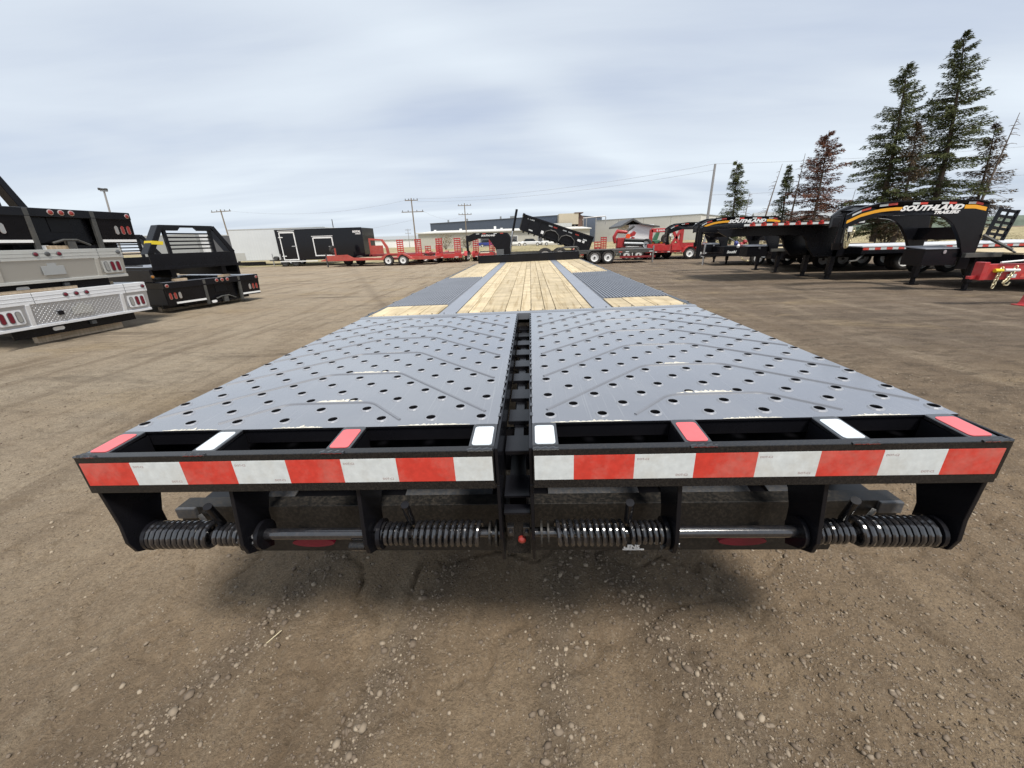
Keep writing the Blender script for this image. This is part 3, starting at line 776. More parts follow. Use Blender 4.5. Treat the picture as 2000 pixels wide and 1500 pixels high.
m = MB(); m.lathe([(0.013, 0.0), (0.012, -0.008), (0.006, -0.013), (0.001, -0.014)], (0.011, -0.102, -0.343), 'y', 14); m.build('marker_light', 'lens_bright', cp, smooth=True)
for x in (-0.022, 0.026):
    m = MB(); m.box(x - 0.010, x + 0.010, -0.112, -0.1025, -0.325, -0.29); m.lathe([(0.007, 0), (0.007, -0.008)], (x, -0.1125, -0.308), 'y', 6); m.build('bolt_bracket', 'spring', cp, bevel=0.001)

# wiring and a bit of chain caught round the left second hanger
rr = random.Random(5)
for k in range(3):
    m = MB(); pts_ = [(-0.88 + .06 * u + rr.uniform(-.01, .01), -0.115 + rr.uniform(-.02, .01), -0.325 - 0.03 * math.sin(u * 6 + k) + rr.uniform(-.008, .008)) for u in [i / 9 for i in range(10)]]
    m.tube(pts_, 0.0028, 5); m.build('wire_tangle', 'dim_plate', FD, smooth=True)
for x0, x1, sg in ((-0.80, -0.47, .03), (0.10, 0.43, .025), (0.48, 0.80, .03), (-0.42, -0.06, .02)):
    m = MB(); m.tube([(x0 + (x1 - x0) * i / 10, 0.02, -0.412 - sg * 4 * (i / 10) * (1 - i / 10)) for i in range(11)], 0.006, 6); m.build('cable', 'rubber', FD, smooth=True)
# rear frame beam under the ramps
m = MB(); m.prism([(0.03, -0.318), (0.085, -0.318), (0.085, -0.326), (0.038, -0.326), (0.038, -0.410), (0.085, -0.410), (0.085, -0.418), (0.03, -0.418)], 'x', -1.222, 1.222)
rb = m.build('rear_beam', 'muddy', FD, bevel=0.002)
m = MB(); m.prism([(0.022, -0.428), (0.10, -0.424), (0.10, -0.525), (0.035, -0.525)], 'x', -1.05, 1.05); m.build('light_bar', 'muddy', rb, bevel=0.002)
m = MB(); m.prism([(0.090, -0.345), (0.16, -0.345), (0.16, -0.50), (0.090, -0.50)], 'x', -1.20, 1.20); m.build('tail_box', 'plate_side', rb)
for x0, x1 in ((-1.06, -0.84), (-0.42, -0.10), (0.10, 0.42), (0.50, 0.80), (0.86, 1.06)):
    m = MB(); m.prism([(0.10, -0.338), (0.20, -0.318), (0.20, -0.326), (0.10, -0.3445)], 'x', x0, x1); m.build('tail_plate', 'dim_plate', rb, bevel=0.001)
m = MB(); m.box(-1.20, 1.20, 0.25, 0.27, -0.33, -0.15); m.build('dark_backing', 'black', rb)  # dark backing added so the shaded underside shows no bright ground
for sx in (-1, 1):
    m = MB(); m.prism([(sx * 0.745 + 0.078 * math.cos(a * math.pi / 12), -0.466 + 0.018 * math.sin(a * math.pi / 12)) for a in range(24)], 'y', 0.012, 0.035)
    m.build('tail_light', 'lens', rb, smooth=True)
    m = MB(); m.box(*sorted((sx * 1.222, sx * 1.15)), 0.018, 0.045, -0.360, -0.3185); m.build('end_cap', 'dim_plate', rb, bevel=0.003)
    m = MB(); m.bar((sx * 1.10, 0.0, -0.372), (sx * 1.145, 0.026, -0.352), 0.012); m.build('end_strap', 'silver', rb)
m = MB(); m.lathe([(0.012, -0.035), (0.019, -0.030), (0.019, 0.03)], (-0.565, 0.005, -0.470), 'x', 14); m.build('connector', 'silver', rb, smooth=True)
m = MB(); m.box(0.352, 0.425, 0.0195, 0.0225, -0.510, -0.506); m.build('sticker_underline', 'white', rb)
text('sticker_lettering', 'LENS', 0.022, 'white', rb, at(0.355, 0.0205, -0.503), bold=0.001, sx=1.1)
# deck boards, steel strips, traction panels
def board(x0, x1, y0, y1, dz=0.0):
    c = ((x0 + x1) / 2, (y0 + y1) / 2); g = 0.0022
    m = MB(); m.box(x0 - c[0] + g, x1 - c[0] - g, y0 - c[1] + 0.001, y1 - c[1] - 0.001, -0.038, 0)
    o = m.build('plank', 'wood', FD, bevel=0.003); o.location = (c[0], c[1], dz)
    return o
DF = 8.56
rr = random.Random(3)
cx = [-0.530, -0.435, -0.330, -0.148, -0.030, 0.053, 0.160, 0.245, 0.453, 0.522]
for i in range(len(cx) - 1):
    cut = rr.uniform(4.3, 6.4)
    board(cx[i], cx[i + 1], 1.885, cut, rr.uniform(-.002, .002)); board(cx[i], cx[i + 1], cut, DF, rr.uniform(-.002, .002))
for sx in (-1, 1):
    xs = [0.675, 0.83, 0.985, 1.12, 1.225]
    for i in range(4): board(*sorted((sx * xs[i], sx * xs[i + 1])), 1.885, 2.33, rr.uniform(-.002, .002) + 0.004)
    xs = [0.675, 0.86, 1.05, 1.225]
    for i in range(3): board(*sorted((sx * xs[i], sx * xs[i + 1])), 4.92, DF, rr.uniform(-.002, .002))
    a, b = sorted((sx * 0.535 if sx < 0 else 0.527, sx * 0.665))
    m = MB(); m.box(a, b, 1.90, DF, -0.02, 0.001); m.build('steel_strip', 'steel_grey', FD, bevel=0.002)
    # corrugated traction panel, ridges run lengthwise
    m = MB(); n = 20; w0, w1 = 0.672, 1.235; prof = []
    for i in range(n):
        x = w0 + (w1 - w0) * i / n; d = (w1 - w0) / n
        prof += [(x, -0.004), (x + d * 0.25, -0.004), (x + d * 0.42, 0.012), (x + d * 0.78, 0.012), (x + d * 0.95, -0.004)]
    k = len(prof)
    m.add([(sx * x, y, z) for y in (2.335, 4.915) for x, z in prof], [(i, i + 1, k + i + 1, k + i) for i in range(k - 1)])
    m.add([(sx * x, 2.335, z) for x, z in prof] + [(sx * x, 2.335, -0.03) for x, z in prof], [(i, i + 1, k + i + 1, k + i) for i in range(k - 1)])
    m.build('traction_panel', 'traction', FD)
    # side rail, rub rail and stake pockets
    m = MB(); m.prism([(sx * 1.228, 0.002), (sx * 1.262, 0.002), (sx * 1.262, -0.15), (sx * 1.245, -0.15), (sx * 1.245, -0.012), (sx * 1.228, -0.012)], 'y', 1.87, DF + 0.04); sr = m.build('side_rail', 'black', FD, bevel=0.002)
    m = MB(); m.box(*sorted((sx * 1.295, sx * 1.303)), 2.0, DF, -0.085, -0.03); m.build('rub_rail', 'black', sr)
    for j in range(11):
        y = 2.05 + j * 0.61; m = MB(); m.box(*sorted((sx * 1.2625, sx * 1.2945)), y, y + 0.10, -0.11, -0.004); m.build('stake_pocket', 'black', sr, bevel=0.002)
m = MB(); m.prism([(1.815, -0.02), (1.815, 0.0), (1.845, 0.006), (1.882, 0.004), (1.882, -0.05), (1.815, -0.05)], 'x', -1.262, 1.262); m.build('rear_rail', 'plate', FD, bevel=0.002)
m = MB()
for i in range(26):
    x = -1.2 + i * 0.096; m.lathe([(0.006, 0.0), (0.005, 0.004)], (x, 1.91, 0.004), 'z', 6)
m.build('deck_screws', 'hub', FD)['kind'] = 'stuff'
# headboard at the far end
m = MB(); m.box(-1.21, 1.21, DF + 0.01, DF + 0.03, -0.06, 0.165); m.box(-1.21, 1.21, DF + 0.005, DF + 0.08, 0.1655, 0.18); m.build('headboard', 'black', FD, bevel=0.003)
for x0, x1 in ((-1.20, -0.80), (0.70, 1.20)):
    m = MB(); m.tube([(x0, DF + 0.1, 0.05), (x0, DF + 0.1, 0.20), (x0 + 0.05, DF + 0.1, 0.27), (x1 - 0.05, DF + 0.1, 0.27), (x1, DF + 0.1, 0.20), (x1, DF + 0.1, 0.05)], 0.012, 8); m.build('hoop', 'dark_grey', FD, smooth=True)
# frame, axles and wheels below
for sx in (-1, 1):
    m = MB(); m.prism([(sx * 0.40, -0.05), (sx * 0.55, -0.05), (sx * 0.55, -0.065), (sx * 0.482, -0.065), (sx * 0.482, -0.34), (sx * 0.55, -0.34), (sx * 0.55, -0.355), (sx * 0.40, -0.355), (sx * 0.40, -0.34), (sx * 0.468, -0.34), (sx * 0.468, -0.065), (sx * 0.40, -0.065)], 'y', 1.9, DF + 0.5); m.build('main_beam', 'plate_side', FD)
    m = MB(); m.prism([(1.9, -0.10), (1.9, -0.355), (0.5, -0.56), (0.2, -0.56), (0.2, -0.48), (0.5, -0.46)], 'x', sx * 0.46, sx * 0.49); m.build('dovetail_beam', 'plate_side', FD)
    m = MB(); m.box(*sorted((sx * 0.9, sx * 0.98)), 7.9, 7.98, -0.9, -0.06); m.box(*sorted((sx * 0.85, sx * 1.03)), 7.85, 8.03, -0.955, -0.90); m.build('jack_leg', 'plate_side', FD)
m = MB()
for j in range(20): m.box(-1.22, 1.22, 1.95 + j * 0.34, 2.0 + j * 0.34, -0.049, -0.039)
m.build('cross_members', 'plate_side', FD)
for y in (3.4, 4.5):
    m = MB(); m.tube([(-1.15, y, -0.575), (1.15, y, -0.575)], 0.06, 12); m.build('axle', 'plate_side', FD, smooth=True)
    for x in (-1.10, -0.82, 0.82, 1.10):
        w = wheel(FD, x, y, -0.575, 0.39, 0.22, -1); w.rotation_euler = (0, 0, R(90))

# ------------------------------------------------------------------ truck beds stacked on the left
def tail_lens(m_, parent, x, z, y, hw, hh, lens, bez, depth=0.012):
    mb = MB(); mb.prism([(x + a, z + b) for a, b in oval(hw * 1.28, hh * 1.10)], 'y', y - depth * 0.7, y + 0.004)
    o = mb.build('bezel', bez, parent)
    mb = MB(); mb.prism([(x + a, z + b) for a, b in oval(hw, hh)], 'y', y - depth, y - depth * 0.7 + 0.001); mb.build('lens', lens, o)
    return o
def round_light(parent, x, z, y, r, lens, bez):
    mb = MB(); mb.lathe([(r * 1.3, 0.003), (r * 1.3, -0.008), (r * 1.02, -0.012)], (x, y, z), 'y', 18); o = mb.build('marker_lamp', bez, parent, smooth=True)
    mb = MB(); mb.lathe([(r, -0.010), (r * 0.9, -0.018), (r * 0.5, -0.022)], (x, y, z), 'y', 18); mb.build('lens', lens, o, smooth=True)
def tread_bars(parent, x0, x1, z0, z1, y, mname, pitch=0.030):
    """raised lozenges of tread plate"""
    mb = MB(); nx = int((x1 - x0) / pitch); nz = int((z1 - z0) / pitch)
    for i in range(nx):
        for j in range(nz):
            cx_ = x0 + (i + .5) * (x1 - x0) / nx; cz = z0 + (j + .5) * (z1 - z0) / nz
            a = R(45) if (i + j) % 2 else R(-45); L, w = 0.014, 0.0042
            d = (math.cos(a), math.sin(a)); n = (-d[1], d[0])
            p = [(cx_ + d[0] * L, cz + d[1] * L), (cx_ + n[0] * w, cz + n[1] * w), (cx_ - d[0] * L, cz - d[1] * L), (cx_ - n[0] * w, cz - n[1] * w)]
            mb.add([(u, y, v) for u, v in p] + [(cx_, y - 0.004, cz)], [(0, 1, 4), (1, 2, 4), (2, 3, 4), (3, 0, 4)])
    o = mb.build('tread_pattern', mname, parent); o['kind'] = 'stuff'; return o
def alu_bed(label, loc, rz, xr, z0, zb, z1, face, band, tread, length, lamps, posts, lettered):
    t = thing('truck_bed', label, 'truck bed', loc, rz, 'flat truck beds stacked on timbers')
    x0, x1 = xr
    m = MB(); m.box(x0, x1, 0.0, length, zb, z1); deck = m.build('deck_frame', band, t, bevel=0.006)
    for zz_ in (zb + (z1 - zb) * .35, zb + (z1 - zb) * .68):
        m = MB(); m.box(x0 + .01, x1 - .01, -0.004, 0.0, zz_ - .004, zz_ + .004); m.build('rail_groove', band, deck)
    for x in (x0 + 0.62, x1 - 0.42): m = MB(); m.box(x - .003, x + .003, -0.003, 0.0, zb, z1); m.build('seam', 'grey_box', deck)
    m = MB(); m.prism([(0.012, zb), (0.03, zb), (0.085, z0 + .05), (0.085, z0), (0.065, z0)], 'x', x0 + 0.02, x1 - 0.01); apron = m.build('rear_apron', face, t)
    def fy(z): return 0.012 + (zb - z) / (zb - z0) * 0.053
    # the lower lip
    m = MB(); m.box(x0 + 0.01, x1 - 0.005, 0.035, 0.08, z0 - .012, z0 + .035); m.build('lower_lip', band, t, bevel=0.004)
    for x in posts:
        m = MB(); m.prism([(fy(zb) - .02, zb), (fy(z0) - .02, z0), (fy(z0) + .01, z0), (fy(zb) + .01, zb)], 'x', x - 0.03, x + 0.03); m.build('upright_post', band, t, bevel=0.004)
    cxm = (posts[0] + posts[1]) / 2
    if tread: tread_bars(apron, posts[0] + .05, posts[1] - .05, z0 + .05, zb - .015, fy((z0 + zb) / 2) - 0.022, 'silver')
    zc = (z0 + zb) / 2 + 0.02; yc = fy(zc)
    for sx, xa in ((-1, posts[0]), (1, posts[1])):
        xm = (xa + (x0 if sx < 0 else x1)) / 2
        m = MB(); m.prism([(xm + a, zc + b) for a, b in rrect(0.165, 0.125, 0.03)], 'y', yc - 0.016, yc); pk = m.build('lamp_panel', band, apron, bevel=0.003)
        for k, dx in enumerate((-0.10, 0.005, 0.105)):
            ln = 'lens' if (k > 0) == (sx > 0) or k == 1 else 'lens_clear'
            tail_lens(m, pk, xm + dx, zc, yc - 0.016, 0.027, 0.084, ln, 'grey_box')
    for dx in (-0.16, 0, 0.16): round_light(deck, cxm + dx + lamps, (zb + z1) / 2 + .015, 0, 0.03, 'lens' if dx or tread else 'hub', 'grey_box')
    round_light(deck, x1 - 0.07, (zb + z1) / 2 + .015, 0, 0.03, 'lens' if tread else 'grey_box', 'grey_box')
    # number plate recess
    yp = yc - 0.012
    m = MB(); m.prism([(cxm - .15, zc - .09), (cxm + .17, zc - .09), (cxm + .17, zc + .06), (cxm + .07, zc + .06), (cxm + .07, zc + .11), (cxm - .06, zc + .11), (cxm - .06, zc + .06), (cxm - .15, zc + .06)], 'y', yp - .006, yp); m.build('number_plate_mount', 'satin_alu' if tread else 'grey_skin', apron, bevel=0.003)
    if tread: m = MB(); m.box(cxm - .36, cxm - .28, yp - .02, yp, zc - .06, zc + .015); m.build('socket', 'black', apron, bevel=0.004)
    # frame rails and hitch below
    m = MB(); m.box(x0 + .25, x1 - .3, 0.16, 0.19, z0 - .17, z0); m.box(x0 + .5, x0 + .58, 0.19, length, z0 - .12, zb); m.box(x1 - .62, x1 - .54, 0.19, length, z0 - .12, zb); fr = m.build('hitch_frame', 'black', t)
    m = MB(); m.prism([(cxm + lettered + a, z0 - .085 + b) for a, b in oval(0.085, 0.032, 8)], 'y', 0.154, 0.16); m.build('oval_badge', 'white', fr)
    m = MB(); m.box(cxm + .12, cxm + .20, 0.10, 0.16, z0 - .11, z0 - .04); m.build('hitch_tube', 'grey_box', fr, bevel=0.004)
    return t
AP, AR = (-8.52, 4.62, 0), math.atan2(0.993, 0.116)
BP, BR = (-8.97, 8.11, 0), math.atan2(0.964, 0.268)
alu_bed('white aluminium truck bed with bright tread plate rear, lowest of the left stack', AP, AR, (-0.04, 2.42), 0.31, 0.70, 0.885, 'tread_alu', 'white_alu', True, 3.0, (0.0), (0.47, 1.91), -0.36)
alu_bed('dull silver aluminium truck bed in the middle of the left stack', AP, AR, (-0.22, 2.20), 1.04, 1.40, 1.575, 'satin_alu', 'silver_alu', False, 3.0, (0.0), (0.33, 1.72), -0.42)
def oval_text(parent, x, y, z):
    pass
def steel_bed(label, loc, rz, xr, z0, zb, z1, length, posts, side_lamps, lettered):
    t = thing('truck_bed', label, 'truck bed', loc, rz, 'flat truck beds stacked on timbers')
    x0, x1 = xr
    m = MB(); m.box(x0, x1, 0.0, length, zb, z1); deck = m.build('deck_frame', 'black', t, bevel=0.006)
    m = MB(); m.box(x0 + .03, x1 - .03, 0.03, length, z1 + .0005, z1 + .004); m.build('deck_plate', 'steel_grey', deck)
    m = MB(); m.prism([(0.012, zb), (0.03, zb), (0.075, z0), (0.055, z0)], 'x', x0 + 0.01, posts[0]); ap = m.build('rear_apron', 'black', t)
    m = MB(); m.prism([(0.012, zb), (0.03, zb), (0.075, z0), (0.055, z0)], 'x', posts[1], x1 - .005); m.build('rear_apron', 'black', t)
    for xr_ in (x0 + .55, x1 - .6): m = MB(); m.box(xr_ - .05, xr_ + .05, 0.3, length, z0 - .10, zb); m.build('frame_rail', 'black', t)
    m = MB(); m.box(x0 + .1, x1 - .1, 0.45, 0.5, z0 - .1, zb); m.build('cross_plate', 'plate_side', t)
    m = MB(); m.box(posts[0] + .05, posts[1] - .05, 0.14, 0.16, z0 + .02, zb); ip = m.build('inner_panel', 'black', t)
    for x in posts:
        m = MB(); m.prism([(-0.006, z1 - .01), (0.03, z0 - .09), (0.09, z0 - .09), (0.05, z1 - .01)], 'x', x - 0.035, x + 0.035); m.build('upright_post', 'dark_grey', t, bevel=0.004)
    for a, b in ((x0 + 0.2, posts[0] - .04), (posts[1] + .04, x1 - .01)):
        m = MB(); m.box(a, b, 0.035, 0.075, z0 + .03, z0 + .075); m.build('white_step_strip', 'white', t)
    zc = (z0 + zb) / 2 + .03
    for sx, xe in ((-1, x0), (1, x1)):
        for k, d in enumerate((0.10, 0.21, 0.32)):
            tail_lens(m, ap, xe - sx * d, zc, 0.034, 0.026, 0.078, 'lens_bright' if k < 2 else 'lens_clear', 'chrome')
        round_light(deck, xe - sx * 0.07, (zb + z1) / 2, 0, 0.033, 'lens_bright', 'chrome')
    cxm = (posts[0] + posts[1]) / 2
    for dx in (-0.15, 0, 0.15): round_light(deck, cxm + dx, z1 - .06, 0, 0.036, 'lens_bright', 'chrome')
    m = MB(); m.box(cxm - .16, cxm + .16, 0.128, 0.14, zc - .05, zb); m.build('number_plate_mount', 'plate_side', ip, bevel=0.003)
    hb = MB(); hb.box(posts[0] + .06, posts[1] - .06, 0.10, 0.14, z0 - .08, z0 - .02); hf = hb.build('hitch_frame', 'black', t)
    m = MB(); m.box(cxm - .06, cxm + .06, 0.02, 0.10, z0 - .09, z0 + .08); m.tube([(cxm - .25, 0.06, z0 + .02), (cxm - .1, 0.03, z0 + .07), (cxm + .1, 0.03, z0 + .07), (cxm + .3, 0.06, z0 - .02)], 0.02, 8); m.build('hitch_receiver', 'dark_grey', hf)
    m = MB(); m.prism([(cxm + lettered + a, z0 - .05 + b) for a, b in oval(0.075, 0.034, 8)], 'y', 0.092, 0.0995); m.build('oval_badge', 'white', hf)
    for sx, xe in ((-1, x0), (1, x1)):
        m = MB(); m.box(*sorted((xe, xe - sx * 0.03)), 0.06, length, z0 + .02, zb); m.build('side_skirt', 'plate_side', t)
    return t
def rack(t, x0, x1, y, zb, h, lean, slats, solid):
    """headache rack with slanted legs, notched header and bars"""
    xi0, xi1 = x0 + lean, x1 - lean
    m = MB()
    m.prism([(x0 - .02, zb), (xi0, zb + h), (xi0 + .10, zb + h - .05), (x0 + .13, zb)], 'y', y, y + .26)
    m.prism([(x1 + .02, zb), (xi1, zb + h), (xi1 - .10, zb + h - .05), (x1 - .13, zb)], 'y', y, y + .26)
    m.build('rack_legs', 'black', t, bevel=0.012)['kind'] = 'stuff'
    w = xi1 - xi0; c = (xi0 + xi1) / 2
    m = MB(); m.prism([(xi0 + .03, zb + h), (xi1 - .03, zb + h), (xi1 - .05, zb + h - .13), (c + .25, zb + h - .13), (c + .18, zb + h - .055), (c - .18, zb + h - .055), (c - .25, zb + h - .13), (xi0 + .05, zb + h - .13)], 'y', y + .02, y + .12); m.build('rack_header', 'black', t, bevel=0.008)
    for x in (xi0 + .12, xi1 - .12):
        m = MB(); m.box(x - .035, x + .035, y + .04, y + .11, zb - .35, zb + h - .12); m.build('rack_upright', 'black', t, bevel=0.004)
    for k in range(slats):
        z = zb + 0.1 + k * (h - .30) / max(1, slats - 1); m = MB(); m.box(xi0 + .15, xi1 - .15, y + .05, y + .10, z - .018, z + .018); m.build('rack_slat', 'black', t, bevel=0.003)
    if solid: m = MB(); m.box(x0, x1, y + .005, y + .04, zb - .38, zb); m.build('rack_panel', 'black', t, bevel=0.004)
A3 = steel_bed('black steel truck bed with headache rack, topmost of the left stack', AP, AR, (0.30, 2.60), 1.66, 2.11, 2.245, 2.9, (0.98, 1.93), True, -0.36)
rack(A3, 0.33, 2.55, 2.35, 2.245, 0.95, 0.35, 4, True)
B1 = steel_bed('black steel truck bed lying on the ground, lower of the second stack', BP, BR, (0.05, 2.62), 0.19, 0.60, 0.755, 2.7, (1.02, 2.0), True, -0.30)
def rack_bed(label, loc, rz, y0, zf, strap):
    t = thing('truck_bed', label, 'truck bed', loc, rz, 'flat truck beds stacked on timbers')
    m = MB(); m.box(-0.02, 2.12, y0, y0 + 2.6, zf, zf + .07); d = m.build('deck_frame', 'black', t, bevel=0.005)
    m = MB(); m.box(0.05, 2.05, y0 + .3, y0 + 2.58, zf + .0705, zf + .075); m.build('deck_plate', 'steel_grey', d)
    for x in (-0.05, 2.15):
        m = MB(); m.box(x - .03, x + .03, y0 + .05, y0 + 2.6, zf - .26, zf + .02); m.build('side_skirt', 'black', t, bevel=0.004)
        m = MB(); m.box(x - .02, x + .02, y0 + .3, y0 + 2.6, zf + .10, zf + .13); m.box(x - .02, x + .02, y0 + 1.3, y0 + 1.36, zf + .0, zf + .1); m.build('side_rail', 'black', t)
    for x in (0.45, 1.75):
        m = MB(); m.box(x - .06, x + .06, y0 + .08, y0 + 2.5, zf - .20, zf); m.build('frame_rail', 'black', t)
    rack(t, 0.0, 2.14, y0, zf + .38, 0.66, 0.40, 5, True)
    if strap:
        m = MB(); m.prism([(0.13, zf + .60), (0.155, zf + .68), (0.40, zf + .66), (0.37, zf + .58)], 'y', y0 - .004, y0 + .268); m.build('strap', 'yellow_strap', t)
        round_light(d, -0.06, zf - .14, y0 + 0.04, 0.035, 'lens_amber', 'hub')
    return t
rack_bed('black truck bed with slatted headache rack and yellow strap, upper of the second stack', BP, BR, 0.05, 1.05, True)
rack_bed('black truck bed with low slatted rack, half hidden behind the left stack', (-12.6, 9.6, 0), BR, 0.0, 0.95, False)
# timbers under and between the beds
def timber(label, loc, rz, L, w=0.10, h=0.10):
    m = MB(); m.box(-L / 2, L / 2, -w / 2, w / 2, 0, h); o = m.build('timber_block', 'timber', None, bevel=0.004)
    o.location = loc; o.rotation_euler = (0, 0, rz); return tag(o, label, 'timber', 'timbers under the truck beds')
def apos(P, rz, s, y, z): return (P[0] + math.cos(rz) * s - math.sin(rz) * y, P[1] + math.sin(rz) * s + math.cos(rz) * y, z)
timber('long pale timber on the ground under the white aluminium bed', apos(AP, AR, 1.25, 0.36, 0.0), AR - 0.02, 1.35, 0.12, 0.12)
timber('timber between the white and the silver truck beds', apos(AP, AR, 0.75, 0.12, 0.89), AR, 1.1, 0.1, 0.05)
timber('dark edged timber at the right end between the white and silver beds', apos(AP, AR, 2.05, 0.6, 0.89), AR + 1.3, 0.8, 0.1, 0.05)
timber('pale timber on the silver bed under the black bed', apos(AP, AR, 1.32, 0.1, 1.578), AR, 0.42, 0.1, 0.06)
timber('pale timber under the left rail of the strapped black bed', apos(BP, BR, 0.52, 0.12, 0.76), BR, 0.3, 0.14, 0.06)
timber('pale timber under the right rail of the strapped black bed', apos(BP, BR, 1.72, 0.16, 0.76), BR + .5, 0.42, 0.14, 0.06)
timber('timber on the ground beneath the lower bed of the second stack', apos(BP, BR, 1.3, 0.7, 0.0), BR, 2.2, 0.14, 0.12)

# ------------------------------------------------------------------ enclosed trailers at the back left
def enclosed(label, loc, rz, L, wd, z0, h, skin, nose=0.0, group='enclosed trailers at the back of the yard'):
    t = thing('enclosed_trailer', label, 'trailer', loc, rz, group)
    m = MB(); m.prism([(0, 0), (L, 0), (L, wd), (0, wd), (-nose, wd * 0.5)] if nose else [(0, 0), (L, 0), (L, wd), (0, wd)], 'z', z0, z0 + h); b = m.build('body', skin, t, bevel=0.02)
    m = MB(); m.box(0, L, -0.012, 0.02, z0 + h - .05, z0 + h + .02); m.box(0, L, -0.015, 0.01, z0 - .02, z0 + .05); m.build('trim_rail', 'black' if skin == 'black_skin' else 'silver_alu', t)['kind'] = 'stuff'
    return t
t = enclosed('black enclosed cargo trailer with white framed side doors', (-20.0, 30.2, 0), 0.0, 7.0, 2.4, 0.50, 2.25, 'black_skin', 0.75)
def door(t, x0, x1, z0, z1, hinge):
    m = MB(); m.box(x0, x1, -0.035, -0.001, z0, z1); d = m.build('door', 'black_skin', t)
    w = 0.075
    for a, b, c, e in ((x0 - w, x0, z0 - w, z1 + w), (x1, x1 + w, z0 - w, z1 + w), (x0, x1, z1, z1 + w * 1.5), (x0, x1, z0 - w, z0)):
        m = MB(); m.box(a, b, -0.045, -0.001, c, e); m.build('door_trim', 'white', d)
    m = MB(); m.box(x0 - .12, x1 + .12, -0.07, -0.001, z1 + w * 1.5 + .03, z1 + w * 1.5 + .07); m.build('drip_rail', 'white', d)
    for z in hinge: m = MB(); m.box(x0 - .15, x0 + .2, -0.06, -0.0455, z - .03, z + .03); m.build('hinge', 'white', d)
    m = MB(); m.box(x1 - .30, x1 + .05, -0.07, -0.0455, (z0 + z1) / 2 - .03, (z0 + z1) / 2 + .03); m.build('latch', 'silver', d)
door(t, 0.40, 1.50, 0.56, 2.50, (0.8, 2.2)); door(t, 3.05, 4.50, 0.82, 2.05, ())
m = MB(); m.prism([(0.08, -0.012), (-0.005, -0.012), (-0.76, 1.2), (-0.68, 1.21), (-0.0, 0.12), (0.08, 0.01)], 'z', 0.50, 0.98); m.build('stone_guard', 'silver', t)
text('lettering', 'ROYAL', 0.20, 'white', t, at(6.25, -0.014, 2.40), bold=0.012, shear=0.2)
text('lettering', 'CARGO', 0.12, 'white', t, at(6.45, -0.014, 2.27), bold=0.006)
m = MB(); m.box(0.0, 3.1, -0.10, -0.03, 0.36, 0.43); m.build('step_bar', 'white', t)
m = MB(); m.bar((-1.7, 1.2, 0.45), (0.2, 0.3, 0.45), 0.07); m.bar((-1.7, 1.2, 0.45), (0.2, 2.1, 0.45), 0.07); m.build('tongue', 'black', t)
m = MB(); m.tube([(-1.35, 1.1, 0.02), (-1.35, 1.1, 1.0)], 0.04, 8); m.build('jack', 'silver', t); m = MB(); m.lathe([(0.17, 0), (0.17, 0.3)], (-1.1, 1.05, 0.62), 'y', 14); m.build('propane_tank', 'hub', t, smooth=True)
for x in (0.3, 1.2): wheel(t, x, 0.06, 0.34, 0.34, 0.2, -1, 'hub')
t2 = enclosed('tall white enclosed trailer beside the black cargo trailer', (-25.9, 33.0, 0), 0.02, 8.5, 2.5, 0.45, 2.55, 'pale_white', 0.0)
m = MB(); m.box(-0.9, 2.6, -0.12, 0.1, 0.10, 0.34); m.build('step_bumper', 'black', t2)
m = MB(); m.box(-0.01, 1.0, -0.012, -0.002, 0.45, 1.1); m.build('stone_guard', 'silver_alu', t2)
for x in (5.0, 5.9): wheel(t2, x, 0.05, 0.35, 0.35, 0.2, -1)
t3 = enclosed('pale grey enclosed trailer behind the headache rack', (-35.6, 34.5, 0), 0.0, 5.4, 2.4, 0.5, 2.3, 'grey_skin')
m = MB(); m.box(5.41, 6.3, 0.4, 2.2, 0.5, 2.78); m.build('rear_door', 'white_alu', t3)
for x in (2.2, 3.1): wheel(t3, x, 0.05, 0.35, 0.35, 0.2, -1)
t4 = enclosed('charcoal enclosed trailer seen through the headache rack slats', (-29.2, 34.6, 0), 0.0, 3.4, 2.4, 0.5, 2.15, 'charcoal')
for x in (1.2, 2.1): wheel(t4, x, 0.05, 0.35, 0.35, 0.2, -1)

